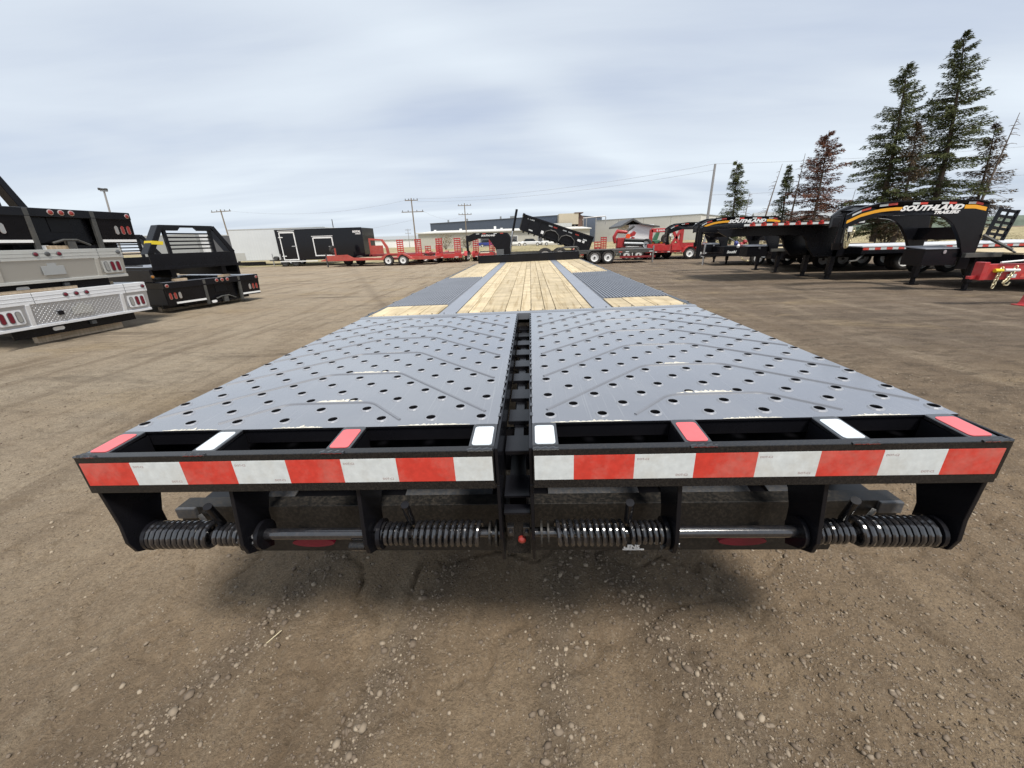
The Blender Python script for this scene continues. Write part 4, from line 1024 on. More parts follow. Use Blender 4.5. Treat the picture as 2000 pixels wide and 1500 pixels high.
# ------------------------------------------------------------------ red trailers
def ladder(parent, x, y, z0, w, h, d, mname, name='ramp', lean=0.0, rungs=7):
    r = MB(); r.box(-w / 2, -w / 2 + .05, -d / 2, d / 2, 0, h); r.box(w / 2 - .05, w / 2, -d / 2, d / 2, 0, h); r.box(-.02, .02, -d / 4, d / 4, 0.05, h)
    o = r.build(name, mname, parent); o.location = (x, y, z0); o.rotation_euler = (lean, 0, 0)
    for i in range(rungs):
        z = 0.04 + i * (h - .1) / (rungs - 1); q = MB(); q.bar((-w / 2 + .05, 0, z), (w / 2 - .05, 0, z), 0.035, 0.085); q.build('rung', mname, o)
    return o
def equipment_trailer(label, loc, rz, mname, ramps=True, small=False, group='red equipment trailers at the back of the yard'):
    """rear end faces -Y, deck runs +Y"""
    t = thing('equipment_trailer', label, 'trailer', loc, rz, group)
    hw = 0.75 if small else 1.0; L = 3.0 if small else 5.0; r = 0.30 if small else 0.36
    m = MB(); m.box(-hw, hw, 0.0, L, 0.48, 0.60); m.box(-hw, hw, -0.05, -0.002, 0.36, 0.66); m.build('frame', mname, t, bevel=0.01)
    m = MB(); m.box(-hw + .06, hw - .06, 0.05, L - .05, 0.601, 0.64); m.build('deck', 'timber', t)
    m = MB(); m.bar((-hw, L, .52), (0, L + 1.3, .52), .1); m.bar((hw, L, .52), (0, L + 1.3, .52), .1); m.box(-.05, .05, L + 1.25, L + 1.55, .47, .57); m.build('tongue', mname, t)
    for sx in (-1, 1):
        f = MB(); ys = [0.9, 1.0, 1.25, 2.5, 2.75, 2.85] if not small else [1.2, 1.25, 1.4, 1.9, 2.05, 2.1]; zs = [.48, .66, .80, .80, .66, .48]
        p = list(zip(ys, zs)) + [(a, b - .04) for a, b in list(zip(ys, zs))[::-1]]
        f.prism(p, 'x', *sorted((sx * (hw + .01), sx * (hw + .27)))); f.build('fender', mname, t, bevel=0.01)
        for y in ((1.45, 2.25) if not small else (1.65,)):
            w = wheel(t, sx * (hw + .14), y, r, r, 0.2, -1); w.rotation_euler = (0, 0, R(90) * sx)
        m = MB(); m.box(*sorted((sx * (hw - .18), sx * (hw - .05))), -.056, -.0505, .47, .55); m.build('tail_light', 'lens_bright', t)
        m = MB(); m.box(*sorted((sx * (hw - .55), sx * (hw - .25))), -.056, -.0505, .39, .44); m.build('reflective_tape', 'white_tape', t)
        if ramps: ladder(t, sx * (hw - .30), 0.05, 0.66, 0.5, 1.13 if not small else .6, 0.07, mname, rungs=8 if not small else 4, lean=-0.03)
    m = MB(); m.tube([(0, L + 1.1, 0), (0, L + 1.1, 1.0)], .05, 8); m.build('jack', 'hub', t)
    return t
E3 = equipment_trailer('red trailer with upright ramps in front of the beige building', (-6.15, 29.35, 0), 0.0, 'red')
clone(E3, 'paler red trailer with upright ramps just right of the spare wheel trailer', (-9.3, 29.8, 0), 0.03)
clone(E3, 'red trailer with upright ramps left of the black gooseneck neck', (-3.55, 30.4, 0), -0.04, (0.92, 0.92, 0.92))
E5 = equipment_trailer('small red utility trailer with short ramps between the ramp trailers', (-8.1, 32.6, 0), 0.05, 'red_old', True, True)
clone(E3, 'red trailer with tall ramp behind the raised dump box', (4.75, 28.2, 0), 0.1, (0.86, 0.9, 0.86))
clone(E5, 'small red ramp trailer at the foot of the dump box', (4.3, 27.0, 0), 0.1)
# low red trailer seen from the side with a spare wheel on its front
t = thing('tandem_trailer', 'low red tandem trailer side on with spare wheel on its front', 'trailer', (-15.4, 27.8, 0), -0.03, 'red equipment trailers at the back of the yard')
m = MB(); m.box(0.5, 8.6, 0, 2.0, 0.40, 0.55); m.build('frame', 'red_old', t, bevel=0.01)
m = MB(); m.prism([(0.0, .48), (0.35, .55), (0.5, .80), (2.1, .84), (2.55, .62), (4.7, .56), (4.7, .42), (0.5, .42), (0.0, .42)], 'y', -.03, -.001); m.build('front_side_rail', 'red_old', t, bevel=0.006)
m = MB(); m.prism([(4.55, .40), (4.75, .62), (5.05, .80), (5.4, .86), (6.35, .84), (6.7, .70), (6.95, .50), (7.2, .40), (6.85, .40), (6.6, .62), (6.3, .76), (5.4, .78), (5.1, .70), (4.85, .40)], 'y', -.28, -.02); m.build('fender', 'red_old', t, bevel=0.006)
for x in (5.2, 6.3): wheel(t, x, -0.14, 0.38, 0.38, 0.22, -1)
for x in (1.2, 2.2): wheel(t, x, 1.75, 0.36, 0.36, 0.22, -1, 'hub')
m = MB(); m.box(0.42, 0.50, -.05, .05, 0, .95); m.build('jack', 'hub', t, bevel=0.004)
m = MB(); m.bar((1.05, 0.3, .8), (1.05, 0.3, 1.3), .08); m.build('spare_wheel_post', 'red_old', t)
w = wheel(t, 0.88, 0.3, 1.17, 0.33, 0.18, -1, 'hub'); w.rotation_euler = (0, 0, R(82))
m = MB(); m.box(2.4, 4.7, 0.0, 2.0, .551, .58); m.build('deck', 'timber', t)
m = MB(); m.box(6.9, 8.6, -0.02, -0.0005, .38, .60); m.build('rear_side_rail', 'red_old', t)
# red gooseneck risers behind it
t = thing('gooseneck_trailer', 'red gooseneck trailer with upright nose behind the low tandem trailer', 'trailer', (-12.75, 30.6, 0), 0.0, 'gooseneck trailers')
m = MB(); m.prism([(0, .6), (0, 1.95), (.12, 1.95), (.12, .6)], 'y', 0, .1); m.prism([(1.6, .6), (1.5, 1.3), (1.15, 1.85), (.1, 1.95), (.1, 1.8), (1.0, 1.75), (1.3, 1.2), (1.35, .6)], 'y', 0, .1); m.build('neck', 'red_old', t, bevel=0.01)
m = MB(); m.box(-.1, 7.0, 0, 2.2, .58, .74); m.build('frame', 'red_dark', t, bevel=0.01)
m = MB(); m.box(.12, 1.1, .02, .06, .75, 1.4); m.build('panel', 'red_old', t)
for x in (4.4, 5.3): wheel(t, x, 0.1, .36, .36, .22, -1)

# ------------------------------------------------------------------ gooseneck trailers on the right, noses toward the lane
def chain(parent, p0, p1, sag, n, r=0.032):
    p0 = Vector(p0); p1 = Vector(p1)
    for i in range(n):
        u = (i + .5) / n; p = p0.lerp(p1, u) - Vector((0, 0, sag * 4 * u * (1 - u)))
        u2 = u + .01; q = p0.lerp(p1, u2) - Vector((0, 0, sag * 4 * u2 * (1 - u2)))
        d = (q - p).normalized(); nrm = Vector((0, 1, 0)) if i % 2 else Vector((1, 0.2, 0)).normalized()
        sd_ = d.cross(nrm).normalized()
        m = MB(); m.tube([p + d * (r * 1.45 * math.cos(a)) + sd_ * (r * .85 * math.sin(a)) for a in [2 * math.pi * k / 10 for k in range(10)]], r * .30, 5, closed=True)
        m.build('chain_link', 'chain', parent, smooth=True)
NECK = [(0.0, 1.82), (0.28, 1.975), (0.58, 2.06), (0.87, 2.085), (2.63, 2.055), (2.94, 1.985), (3.0, 1.63), (3.03, 1.30), (3.03, 0.80), (2.72, 0.80), (2.70, 0.92), (2.57, 1.18), (2.45, 1.36), (2.30, 1.54), (2.14, 1.66), (1.98, 1.735), (1.70, 1.775), (0.95, 1.79), (0.67, 1.785), (0.29, 1.675), (0.06, 1.57), (0.0, 1.56)]
def gooseneck(label, loc, rz, W_=1.35, deckL=6.5, words=True, stripe=True):
    t = thing('gooseneck_trailer', label, 'trailer', loc, rz, 'gooseneck trailers')
    c = 0.42
    def taper(q):
        q.v = [(a, b + (0.42 - b) * 0.62 * max(0, 1 - a / 1.05), z) for a, b, z in q.v]
    for y in (0.0, W_):
        m = MB(); m.prism(NECK, 'y', y, y + 0.09); taper(m); nk = m.build('neck_beam', 'black', t, bevel=0.008)
        # top flange
        m = MB(); k = 6
        for a, b in zip(NECK[:k - 1], NECK[1:k]): m.bar((a[0], y + .045, a[1] + .012), (b[0], y + .045, b[1] + .012), 0.15, 0.022)
        taper(m); m.build('top_flange', 'black', nk)['kind'] = 'stuff'
        if y == 0.0:
            def strip(ax0, ax1, off0, off1, name, mm):
                xs = [ax0 + (ax1 - ax0) * i / 8 for i in range(9)]
                def top(x):
                    for a, b in zip(NECK[:6], NECK[1:6]):
                        if a[0] <= x <= b[0] + 1e-6: return a[1] + (b[1] - a[1]) * (x - a[0]) / (b[0] - a[0])
                    return 2.0
                p = [(x, top(x) - off0) for x in xs] + [(x, top(x) - off1) for x in xs[::-1]]
                q = MB(); q.prism(p, 'y', y - .004, y - .0005); taper(q); q.build(name, mm, nk)
            if stripe:
                strip(0.02, 1.02, 0.115, 0.185, 'yellow_stripe', 'yellow'); strip(2.40, 2.90, 0.085, 0.165, 'yellow_stripe', 'yellow')
            for a in (0.10, 0.58, 1.22, 1.86, 2.46): strip(a, a + .16, 0.02, 0.065, 'tape_stripe', 'white_tape'); strip(a + .162, a + .33, 0.02, 0.065, 'tape_stripe', 'red_tape')
            if words:
                text('lettering', 'SOUTHLAND', 0.150, 'white', nk, at(0.98, -0.003, 1.885), shear=0.35, bold=0.008, sx=1.52)
                text('lettering', 'TRAILERS', 0.086, 'white', nk, at(1.74, -0.003, 1.800), shear=0.35, bold=0.005, sx=1.55)
    m = MB(); m.box(0.0, 0.10, 0.34, .70, 1.58, 1.80); m.build('nose_plate', 'black', t, bevel=0.005)
    m = MB(); m.box(2.75, 3.0, 0.092, W_ - .002, 1.2, 1.5); m.build('cross_plate', 'black', t)
    m = MB(); m.tube([(0.06, c, 1.12), (0.06, c, 1.75)], 0.075, 12); m.lathe([(.10, 0), (.12, .16)], (0.06, c, 1.04), 'z', 12); m.tube([(0.06, c, 1.7), (0.06, c, 1.9)], 0.05, 10); m.build('coupler', 'black', t, smooth=True); c = W_ / 2 + .05
    chain(t, (0.06, 0.24, 1.52), (0.22, 0.22, 1.55), 0.42, 22)
    m = MB(); m.box(0.06, 0.16, 0.19, 0.21, 1.46, 1.58); m.build('paper_tag', 'white', t)
    # toolbox between the risers
    m = MB(); m.box(1.90, 2.70, 0.05, .62, 0.62, 1.0); tb = m.build('toolbox', 'black', t, bevel=0.008)
    m = MB(); m.prism([(0.03, 1.003), (.64, 1.05), (.64, 1.07), (0.03, 1.023)], 'x', 1.88, 2.72); m.build('toolbox_lid', 'steel_grey', tb, bevel=0.003)
    m = MB(); m.prism([(2.35 + a, .94 + b) for a, b in oval(.035, .045)], 'y', 0.03, 0.05); m.build('toolbox_lock', 'silver', tb)
    for y in (-0.02, W_ + .02):
        m = MB(); m.box(3.06, 3.18, y, y + .12, 0.20, 0.85); m.box(3.08, 3.16, y + .02, y + .10, 0.03, 0.20); m.box(3.0, 3.24, y - .05, y + .17, 0, 0.028); m.build('landing_leg', 'black', t, bevel=0.004)
    m = MB(); m.tube([(3.03, -.02, 1.30), (3.50, -.3, 0.96)], .035, 6); m.tube([(3.1, -.02, 1.25), (3.58, -.32, 0.90)], .02, 6); m.build('gusset_brace', 'dark_grey', t)
    m = MB(); m.box(2.72, 3.62, -.10, -.01, 0.80, 0.90); m.build('front_side_rail', 'dark_grey', t, bevel=0.004)
    y0, y1 = c - 1.25, c + 1.25
    m = MB(); m.box(3.55, 3.55 + deckL, y0, y1, 0.66, 0.86); fr = m.build('deck_frame', 'black', t, bevel=0.006)
    for i in range(9):
        m = MB(); w = (y1 - y0 - .06) / 9; m.box(3.57, 3.53 + deckL, y0 + .03 + i * w + .004, y0 + .03 + (i + 1) * w - .004, 0.8605, 0.90); m.build('plank', 'wood', fr)
    k = int(deckL / 0.34)
    for i in range(k):
        x = 4.0 + i * 0.34
        if x + .34 < 3.55 + deckL: m = MB(); m.box(x, x + .17, y0 - .003, y0 - .0005, .77, .83); m.build('tape_stripe', 'white_tape' if i % 2 else 'red_tape', fr)
    m = MB(); m.prism([(3.0 + a, b) for a, b in ((0, .80), (.6, .66), (deckL, .66), (deckL, .5), (0, .5))], 'y', c - .45, c - .40); m.build('main_beam', 'plate_side', t)
    for x in (3.55 + deckL * .62, 3.55 + deckL * .62 + .95):
        for y in (y0 + .25, y0 + .52, y1 - .3): wheel(t, x, y, 0.38, 0.38, 0.22, -1)
    return t
G2 = gooseneck('nearest black gooseneck trailer with yellow striped arched neck and white lettering', (7.78, 9.15, 0), 0.0)
G1 = clone(G2, 'farther black gooseneck trailer with the same yellow striped neck, behind the taped deck', (6.68, 15.1, 0))
gooseneck('black gooseneck nose farthest back in the right row', (7.3, 20.4, 0), 0.02, words=False, stripe=False)
# the trailer between them carries a flat deck over its neck
t = thing('flat_neck_trailer', 'black trailer with red and white taped deck over its neck, between two goosenecks', 'trailer', (6.0, 12.25, 0), 0.0, 'gooseneck trailers')
m = MB(); m.box(0.55, 4.1, -0.5, 2.0, 1.66, 1.78); dk = m.build('neck_deck', 'black', t, bevel=0.006)
for i in range(21):
    x = 0.56 + i * 0.167; m = MB(); m.box(x, x + .166, -.5035, -.5005, 1.695, 1.755); m.build('tape_stripe', 'white_tape' if i % 2 == 0 else 'red_tape', dk)
    if i % 2: m = MB(); m.box(x + .04, x + .12, -.53, -.504, 1.76, 1.80); m.build('rail_lug', 'red', dk)
for y in (0.0, 1.2):
    m = MB(); m.prism([(0.05, 1.64), (4.1, 1.66), (4.1, 0.72), (3.2, 0.72), (2.92, 1.02), (2.85, 1.22), (2.72, 1.36), (2.5, 1.40), (0.35, 1.40), (0.05, 1.56)], 'y', y, y + .1); m.build('neck_beam', 'black', t, bevel=0.006)
    m = MB(); m.box(3.72, 3.86, y, y + .14, 0.16, 1.0); m.box(3.74, 3.84, y + .02, y + .12, .03, .16); m.box(3.62, 3.96, y - .06, y + .2, 0, .028); m.build('landing_leg', 'black', t, bevel=0.004)
m = MB(); m.tube([(-.25, .6, .75), (-.25, .6, 1.7)], .075, 10); m.bar((-.25, .6, 1.66), (.5, .6, 1.6), .2, .18); m.build('coupler', 'black', t)
m = MB(); m.box(4.1, 11.0, -.65, 1.85, .80, 1.0); fr = m.build('deck_frame', 'black', t, bevel=0.006)
m = MB(); m.box(4.12, 10.98, -.6, 1.8, 1.0005, 1.03); m.build('deck', 'white_alu', fr)
for i in range(40):
    x = 4.12 + i * .17; m = MB(); m.box(x, x + .168, -.6535, -.6505, .92, .985); m.build('tape_stripe', 'white_tape' if i % 2 else 'red_tape', fr)
for x in (7.9, 8.85):
    for y in (-.35, 1.5): wheel(t, x, y, .38, .38, .22, -1)
m = MB(); m.tube([(4.55, -.4, .98), (4.0, -.66, .62), (3.8, -.66, .60)], .03, 6); m.build('crank_rod', 'dark_grey', t)
for k, y in enumerate((-.1, 1.2)): ladder(t, 9.75 + .0, y, 1.0, .62, 1.02, .1, 'black', rungs=6, lean=0.0).rotation_euler = (0, 0.16, 0)

# tongue of a red trailer at the right edge
t = thing('red_trailer_tongue', 'nose of a bright red trailer with chains and taped side at the right edge', 'trailer', (8.88, 7.2, 0), -0.02, 'equipment trailers at the right')
m = MB(); m.box(0.0, 0.10, -.12, .06, .50, .84); m.build('hitch_plate', 'red', t, bevel=0.008)
m = MB(); m.box(0.10, 4.5, -.08, .0, .50, .80); rl = m.build('side_rail', 'red', t, bevel=0.008)
m = MB(); m.box(3.0, 6.5, .02, 2.2, .50, .66); m.build('deck_frame', 'red', t, bevel=0.01)
for i in range(8):
    m = MB(); m.box(.52 + i * .25, .52 + i * .25 + .17, -.0835, -.0805, .535, .605); m.build('tape_stripe', 'white_tape' if i % 2 == 0 else 'red_tape', rl)
m = MB(); m.bar((.02, -.03, .57), (-.06, -.03, .55), .06); m.lathe([(.03, -.025), (.05, -.025), (.05, .025), (.03, .025)], (-.10, -.03, .55), 'z', 14); m.build('pintle_ring', 'red', t)
m = MB(); m.tube([(.22, -.12, .68), (.36, -.12, .68)], .034, 8); m.build('warning_tube', 'yellow_strap', t, smooth=True)
m = MB(); m.tube([(.40, -.12, .685), (.66, -.12, .68)], .028, 8); m.build('document_tube', 'white', t, smooth=True)
chain(t, (.35, -.11, .72), (.28, -.14, .36), -.03, 10, .03); chain(t, (.60, -.11, .75), (.45, -.14, .46), .06, 10, .03)
m = MB(); m.tube([(.3, -.1, .83), (.7, -.1, .86), (1.6, -.1, .80)], .018, 6); m.build('white_strap', 'white', t)
m = MB(); m.tube([(.45, -.14, .46), (.48, -.14, .40), (.54, -.14, .40), (.56, -.14, .46)], .014, 6); m.build('hook', 'chain', t, smooth=True)
m = MB(); m.prism([(1.03, .42), (1.25, .42), (1.33, .06), (1.40, 0), (.90, 0), (.95, .06)], 'y', -.26, -.08); m.box(.86, 1.45, -.30, -.04, 0, .02); m.build('jack_stand', 'red', t, bevel=0.008)

# ------------------------------------------------------------------ gooseneck dump trailer with its box raised
t = thing('dump_trailer', 'black gooseneck dump trailer with its box tipped up', 'trailer', (0, 24.3, 0), 0.0, 'gooseneck trailers')
DN = [(-3.95, 1.76), (-3.43, 1.97), (-1.37, 1.95), (-1.20, 1.75), (-1.18, 0.60), (-2.0, 0.60), (-2.12, 1.06), (-2.53, 1.63), (-3.31, 1.65), (-3.80, 1.49), (-3.95, 1.45)]
for y in (0.0, 1.1):
    m = MB(); m.prism(DN, 'y', y, y + .1); nk = m.build('neck_beam', 'black', t, bevel=0.008)
    if y == 0:
        text('lettering', 'SOUTHLAND', 0.13, 'white', nk, at(-2.98, -.003, 1.77), shear=.3, bold=.006, sx=1.1)
        for i, x in enumerate((-3.3, -2.9, -2.2, -1.8)): m = MB(); m.box(x, x + .2, -.003, -.0005, 1.90, 1.94); m.build('tape_stripe', 'red_tape' if i % 2 else 'white_tape', nk)
m = MB(); m.tube([(-3.97, .6, .9), (-3.97, .6, 1.85)], .08, 10); m.build('coupler', 'black', t, smooth=True)
m = MB(); m.box(-2.05, -1.58, -.25, .9, .58, .98); m.build('toolbox', 'grey_box', t, bevel=0.01)
m = MB(); m.box(-1.4, 3.4, .1, .25, .55, .78); m.build('frame_rail', 'dark_grey', t, bevel=0.006)
m = MB(); m.box(-1.4, 3.4, 1.4, 1.55, .55, .78); m.build('frame_rail', 'dark_grey', t, bevel=0.006)
for x in (1.25, 2.15):
    wheel(t, x - .25, -.05, .50, .50, .28, -1); wheel(t, x, 1.75, .42, .42, .24, -1)
piv = Vector((3.30, 0, 0.80)); ang = math.atan2(2.05 - 0.80, -0.45 - 3.30)      # the floor line runs up and to the left
ux = Vector((-math.cos(math.pi - ang), 0, math.sin(math.pi - ang))); uz = Vector((ux.z, 0, -ux.x))
if uz.z < 0: uz = -uz
def bxp(a, y, h): return piv + ux * a + uz * h + Vector((0, y, 0))
BL, BH = 4.02, 0.82
def slab(name, a0, a1, y0, y1, h0, h1, mm, parent):
    m = MB(); vs = [bxp(a, y, h) for h in (h0, h1) for y in (y0, y1) for a in (a0, a1)]
    m.add(vs, [(0, 2, 3, 1), (4, 5, 7, 6), (0, 1, 5, 4), (2, 6, 7, 3), (0, 4, 6, 2), (1, 3, 7, 5)]); return m.build(name, mm, parent, bevel=0.006)
bx_ = slab('dump_floor', -.4, BL, -.25, 1.85, 0.0, .09, 'black', t)
for a0, a1 in ((-.4, .72), (2.55, BL)): slab('side_wall_lower', a0, a1, -.30, -.252, -.02, .36, 'black', bx_)
# side wall with the two arches cut for the wheels
m = MB(); poly = [(-.4, .36), (.72, .36)]
for ca in (1.18, 2.08):
    poly += [(ca + .44 * math.cos(math.pi - math.pi * i / 8), .05 + .42 * math.sin(math.pi * i / 8) + .0) for i in range(1, 8)]
poly = [(-.4, .361), (.70, .361), (.82, .42), (1.1, .50), (1.38, .42), (1.6, .38), (1.85, .42), (2.1, .50), (2.4, .42), (2.53, .361), (BL, .361), (BL, BH), (-.4, BH)]
n = len(poly); m.add([bxp(a, -.30, h) for a, h in poly] + [bxp(a, -.252, h) for a, h in poly], [tuple(range(n)), tuple(range(2 * n - 1, n - 1, -1))] + [(i, (i + 1) % n, n + (i + 1) % n, n + i) for i in range(n)])
m.build('side_wall', 'black', bx_)
m = MB()
for ca in (1.1, 2.1): m.tube([bxp(ca - .5, -.36, .05), bxp(ca - .42, -.36, .36), bxp(ca - .15, -.36, .52), bxp(ca + .15, -.36, .52), bxp(ca + .42, -.36, .36), bxp(ca + .5, -.36, .05)], .03, 6)
m.build('wheel_arches', 'dark_grey', bx_)['kind'] = 'stuff'
slab('inner_well', .6, 2.65, .10, .14, -.06, .5, 'plate_side', bx_)
slab('far_wall', -.4, BL, 1.80, 1.85, .09, BH, 'black', bx_); slab('front_wall', BL, BL + .05, -.25, 1.85, 0, BH, 'black', bx_)
slab('top_rail', -.4, BL + .1, -.36, -.24, BH + .001, BH + .10, 'black', bx_); slab('front_rail', BL - .02, BL + .12, -.24, 1.85, BH + .002, BH + .14, 'black', bx_)
for a in (0.2, 2.95, 3.65): slab('side_stake', a, a + .08, -.37, -.302, -.02, BH, 'black', bx_)
for y in (.1, .75, 1.4): slab('front_stake', BL + .051, BL + .11, y, y + .12, .05, BH - .04, 'dark_grey', bx_)
for i in range(11): slab('floor_rib', .2 + i * .36, .28 + i * .36, -.2, 1.8, -.10, -.001, 'dark_grey', bx_)
for a, h, c in ((3.35, .70, 'w'), (3.55, .70, 'w'), (3.3, .12, 'w'), (1.9, .70, 'r'), (2.2, .70, 'w'), (1.3, .70, 'w'), (.95, .70, 'w'), (.5, .70, 'r'), (-.05, .55, 'w')):
    slab('tape_stripe', a, a + .24, -.305, -.3015, h, h + .07, 'white_tape' if c == 'w' else 'red_tape', bx_)
slab('lettering_panel', .05, .5, -.305, -.3015, .40, .52, 'white', bx_); slab('emblem', 2.62, 2.78, -.305, -.3015, .16, .34, 'white', bx_)
m = MB(); m.tube([(-1.22, .75, .8), (-1.02, .75, 2.05)], .055, 12); cy = m.build('hydraulic_cylinder', 'silver', t, smooth=True)
m = MB(); m.tube([(-1.02, .75, 2.05), (-.74, .75, 3.30)], .075, 12); m.build('cylinder_barrel', 'black', cy, smooth=True)

# black tandem trailer tied to the red one in front of the tent
t = thing('tandem_trailer', 'grey black tandem flat trailer with white rims right of the tipped dump box', 'trailer', (0, 23.4, 0), 0.0, 'equipment trailers at the right')
m = MB(); m.box(2.85, 7.5, 0.02, 2.0, .58, .80); m.build('frame', 'dark_grey', t, bevel=0.01)
m = MB(); m.prism([(3.46, .52), (3.52, .70), (3.70, .83), (4.95, .83), (5.1, .70), (5.16, .40), (5.10, .40), (5.04, .66), (4.9, .77), (3.75, .77), (3.58, .66), (3.52, .50)], 'y', -.30, .0); m.build('fender', 'dark_grey', t, bevel=0.008)
for x in (3.93, 4.73): wheel(t, x, -.15, .385, .385, .24, -1); wheel(t, x, 1.9, .385, .385, .24, -1)
m = MB(); m.box(2.85, 7.5, -.015, .0, .60, .72); m.build('side_rail', 'dark_grey', t)
m = MB(); m.box(5.5, 7.6, .05, .15, .30, .42); m.build('lower_rail', 'red_dark', t)
m = MB(); m.box(7.40, 7.48, -.04, .06, .0, .95); m.build('jack', 'silver', t, bevel=0.004)
for x in (5.4, 5.8, 7.2): m = MB(); m.box(x, x + .2, -.02, -.0155, .63, .68); m.build('tape_stripe', 'white_tape' if x > 5.5 else 'red_tape', t)
m = MB(); m.tube([(1.95, .2, .8), (1.95, .2, .98), (2.05, .2, 1.02), (2.9, .2, 1.02), (3.0, .2, .95), (3.02, .2, .8)], .03, 6); m.build('front_hoop', 'dark_grey', t, smooth=True)

# red trailer with tub, spare wheel and red neck
t = thing('dump_trailer', 'deep red trailer with sloped side panels and spare wheel in front of the tent', 'trailer', (0, 26, 0), 0.0, 'equipment trailers at the right')
m = MB(); m.box(7.75, 12.0, 0.0, 2.1, .44, .55); m.build('frame', 'red_dark', t, bevel=0.01)
m = MB(); m.box(7.8, 11.8, 0.04, 0.08, .5505, 1.0); m.build('side_wall', 'red', t)
m = MB(); m.box(7.8, 11.8, 2.0, 2.04, .5505, 1.0); m.build('far_wall', 'red_dark', t)
for x0, x1 in ((7.85, 9.05), (9.4, 9.95)):
    m = MB(); m.prism([(x0, .56), (x1 + .12, .56), (x1 - .1, .97), (x0, .97)], 'y', -.02, .039); m.build('side_panel', 'red', t, bevel=0.01)
m = MB(); m.prism([(10.0, .44), (10.15, .72), (10.4, .86), (10.75, .86), (11.0, .70), (11.1, .44), (11.05, .44), (10.9, .66), (10.7, .79), (10.42, .79), (10.22, .66), (10.08, .44)], 'y', -.30, -.01); m.build('fender', 'red', t, bevel=0.01)
for x in (10.53, 11.35): wheel(t, x, -.14, .38, .38, .22, -1)
for x in (8.2, 9.0, 9.7): wheel(t, x, 1.8, .36, .36, .22, -1, 'hub')
w = wheel(t, 7.85, .35, .98, .36, .2, -1); w.rotation_euler = (0, 0, R(-50))
for i in range(6): m = MB(); m.box(7.9 + i * .42, 8.05 + i * .42, -.006, -.001, .465, .515); m.build('tape_stripe', 'white_tape' if i % 2 else 'red_tape', t)
t = thing('gooseneck_trailer', 'red gooseneck neck with white lettering behind the deep red trailer', 'trailer', (0, 27.6, 0), 0.0, 'gooseneck trailers')
m = MB(); m.box(8.45, 9.75, 0, .15, 1.72, 1.98); nb = m.build('neck_beam', 'red', t, bevel=0.02)
for x in (8.35, 10.45): m = MB(); m.box(x, x + .22, 0, .15, .7, 1.9); m.build('upright', 'red', t, bevel=0.01)
for p, q in (((9.9, 0.07, 1.9), (10.45, .07, .9)), ((10.5, .07, 1.9), (9.95, .07, .9))): m = MB(); m.bar(p, q, .16); m.build('cross_brace', 'red', t)
text('lettering', 'PJ  SOUTH', 0.13, 'white', nb, at(8.8, -.004, 1.80), bold=.006)
m = MB(); m.box(8.3, 14, 0, 2.2, .62, .78); m.build('frame', 'red_dark', t)
for x in (12.0, 12.9): wheel(t, x, 0, .38, .38, .22, -1)
t = thing('mower', 'green machine standing on the red trailer', 'machine', (9.05, 28.3, 0.78), 0.2)
m = MB(); m.box(-.3, .3, 0, .5, .05, .45); m.build('body', 'green', t, bevel=0.05); m = MB(); m.prism([(-.2, .45), (.15, .45), (.3, .95), (.1, 1.0)], 'y', .1, .3); m.build('hood', 'green', t, bevel=0.03)
for x in (-.3, .35): wheel(t, x, -.05, .18, .2, .16, -1, 'yellow')
w = wheel(t, .9, .3, .5, .35, .2, -1, 'hub')

# grapple loader
t = thing('grapple_loader', 'red grapple loader with folded boom over a load of black pipes', 'machine', (0, 26.6, 0), 0.0)
m = MB(); m.box(5.95, 6.55, 0, .5, .8, 1.45); m.build('base', 'red', t, bevel=0.04)
m = MB(); m.tube([(5.85, .2, 1.1), (5.75, .2, 1.5), (5.95, .2, 1.85), (6.6, .2, 1.78)], [.1, .12, .13, .1], 10); m.build('boom', 'red', t, smooth=True)
m = MB(); m.tube([(6.45, .25, 1.72), (6.8, .25, 1.98), (7.05, .25, 2.15)], .08, 8); m.build('stick', 'dark_grey', t, smooth=True)
m = MB(); m.prism([(6.75, 1.62), (7.05, 1.85), (7.2, 1.72), (7.1, 1.55), (6.9, 1.48)], 'y', .1, .4); m.prism([(6.9, 1.40), (7.0, 1.48), (7.15, 1.42), (7.05, 1.3)], 'y', .12, .38); m.build('grapple', 'red', t)['kind'] = 'stuff'
m = MB(); m.lathe([(.16, -.02), (.16, .02)], (6.62, -.1, 1.52), 'y', 16); m.build('round_reflector', 'orange', t)
for i in range(4):
    m = MB(); m.tube([(6.4, .0 - .12 * (i % 2), .98 + .12 * i), (7.7, .0 - .12 * (i % 2), .93 + .11 * i)], .07, 8); m.build('pipe', 'hub' if i != 1 else 'pale_white', t, smooth=True)
m = MB(); m.box(6.2, 8.0, -.2, 1.6, .55, .82); m.build('bed', 'dark_grey', t, bevel=0.01)
for x in (6.6, 7.4): wheel(t, x, -.1, .36, .36, .22, -1)
# fabric tent
t = thing('storage_tent', 'white walled shelter with grey peaked roof behind the red trailers', 'tent', (8.3, 31.0, 0), 0.0)
m = MB(); m.box(-.6, 1.3, 0, 4.0, 0, 2.35); m.build('wall', 'white', t)
m = MB(); m.prism([(-1.3, 2.15), (-.4, 2.65), (0.35, 2.32), (1.65, 2.1), (1.65, 2.2), (.3, 2.42), (-.4, 2.80), (-1.3, 2.3)], 'y', -.3, 4.3); m.build('roof', 'roof_grey', t)
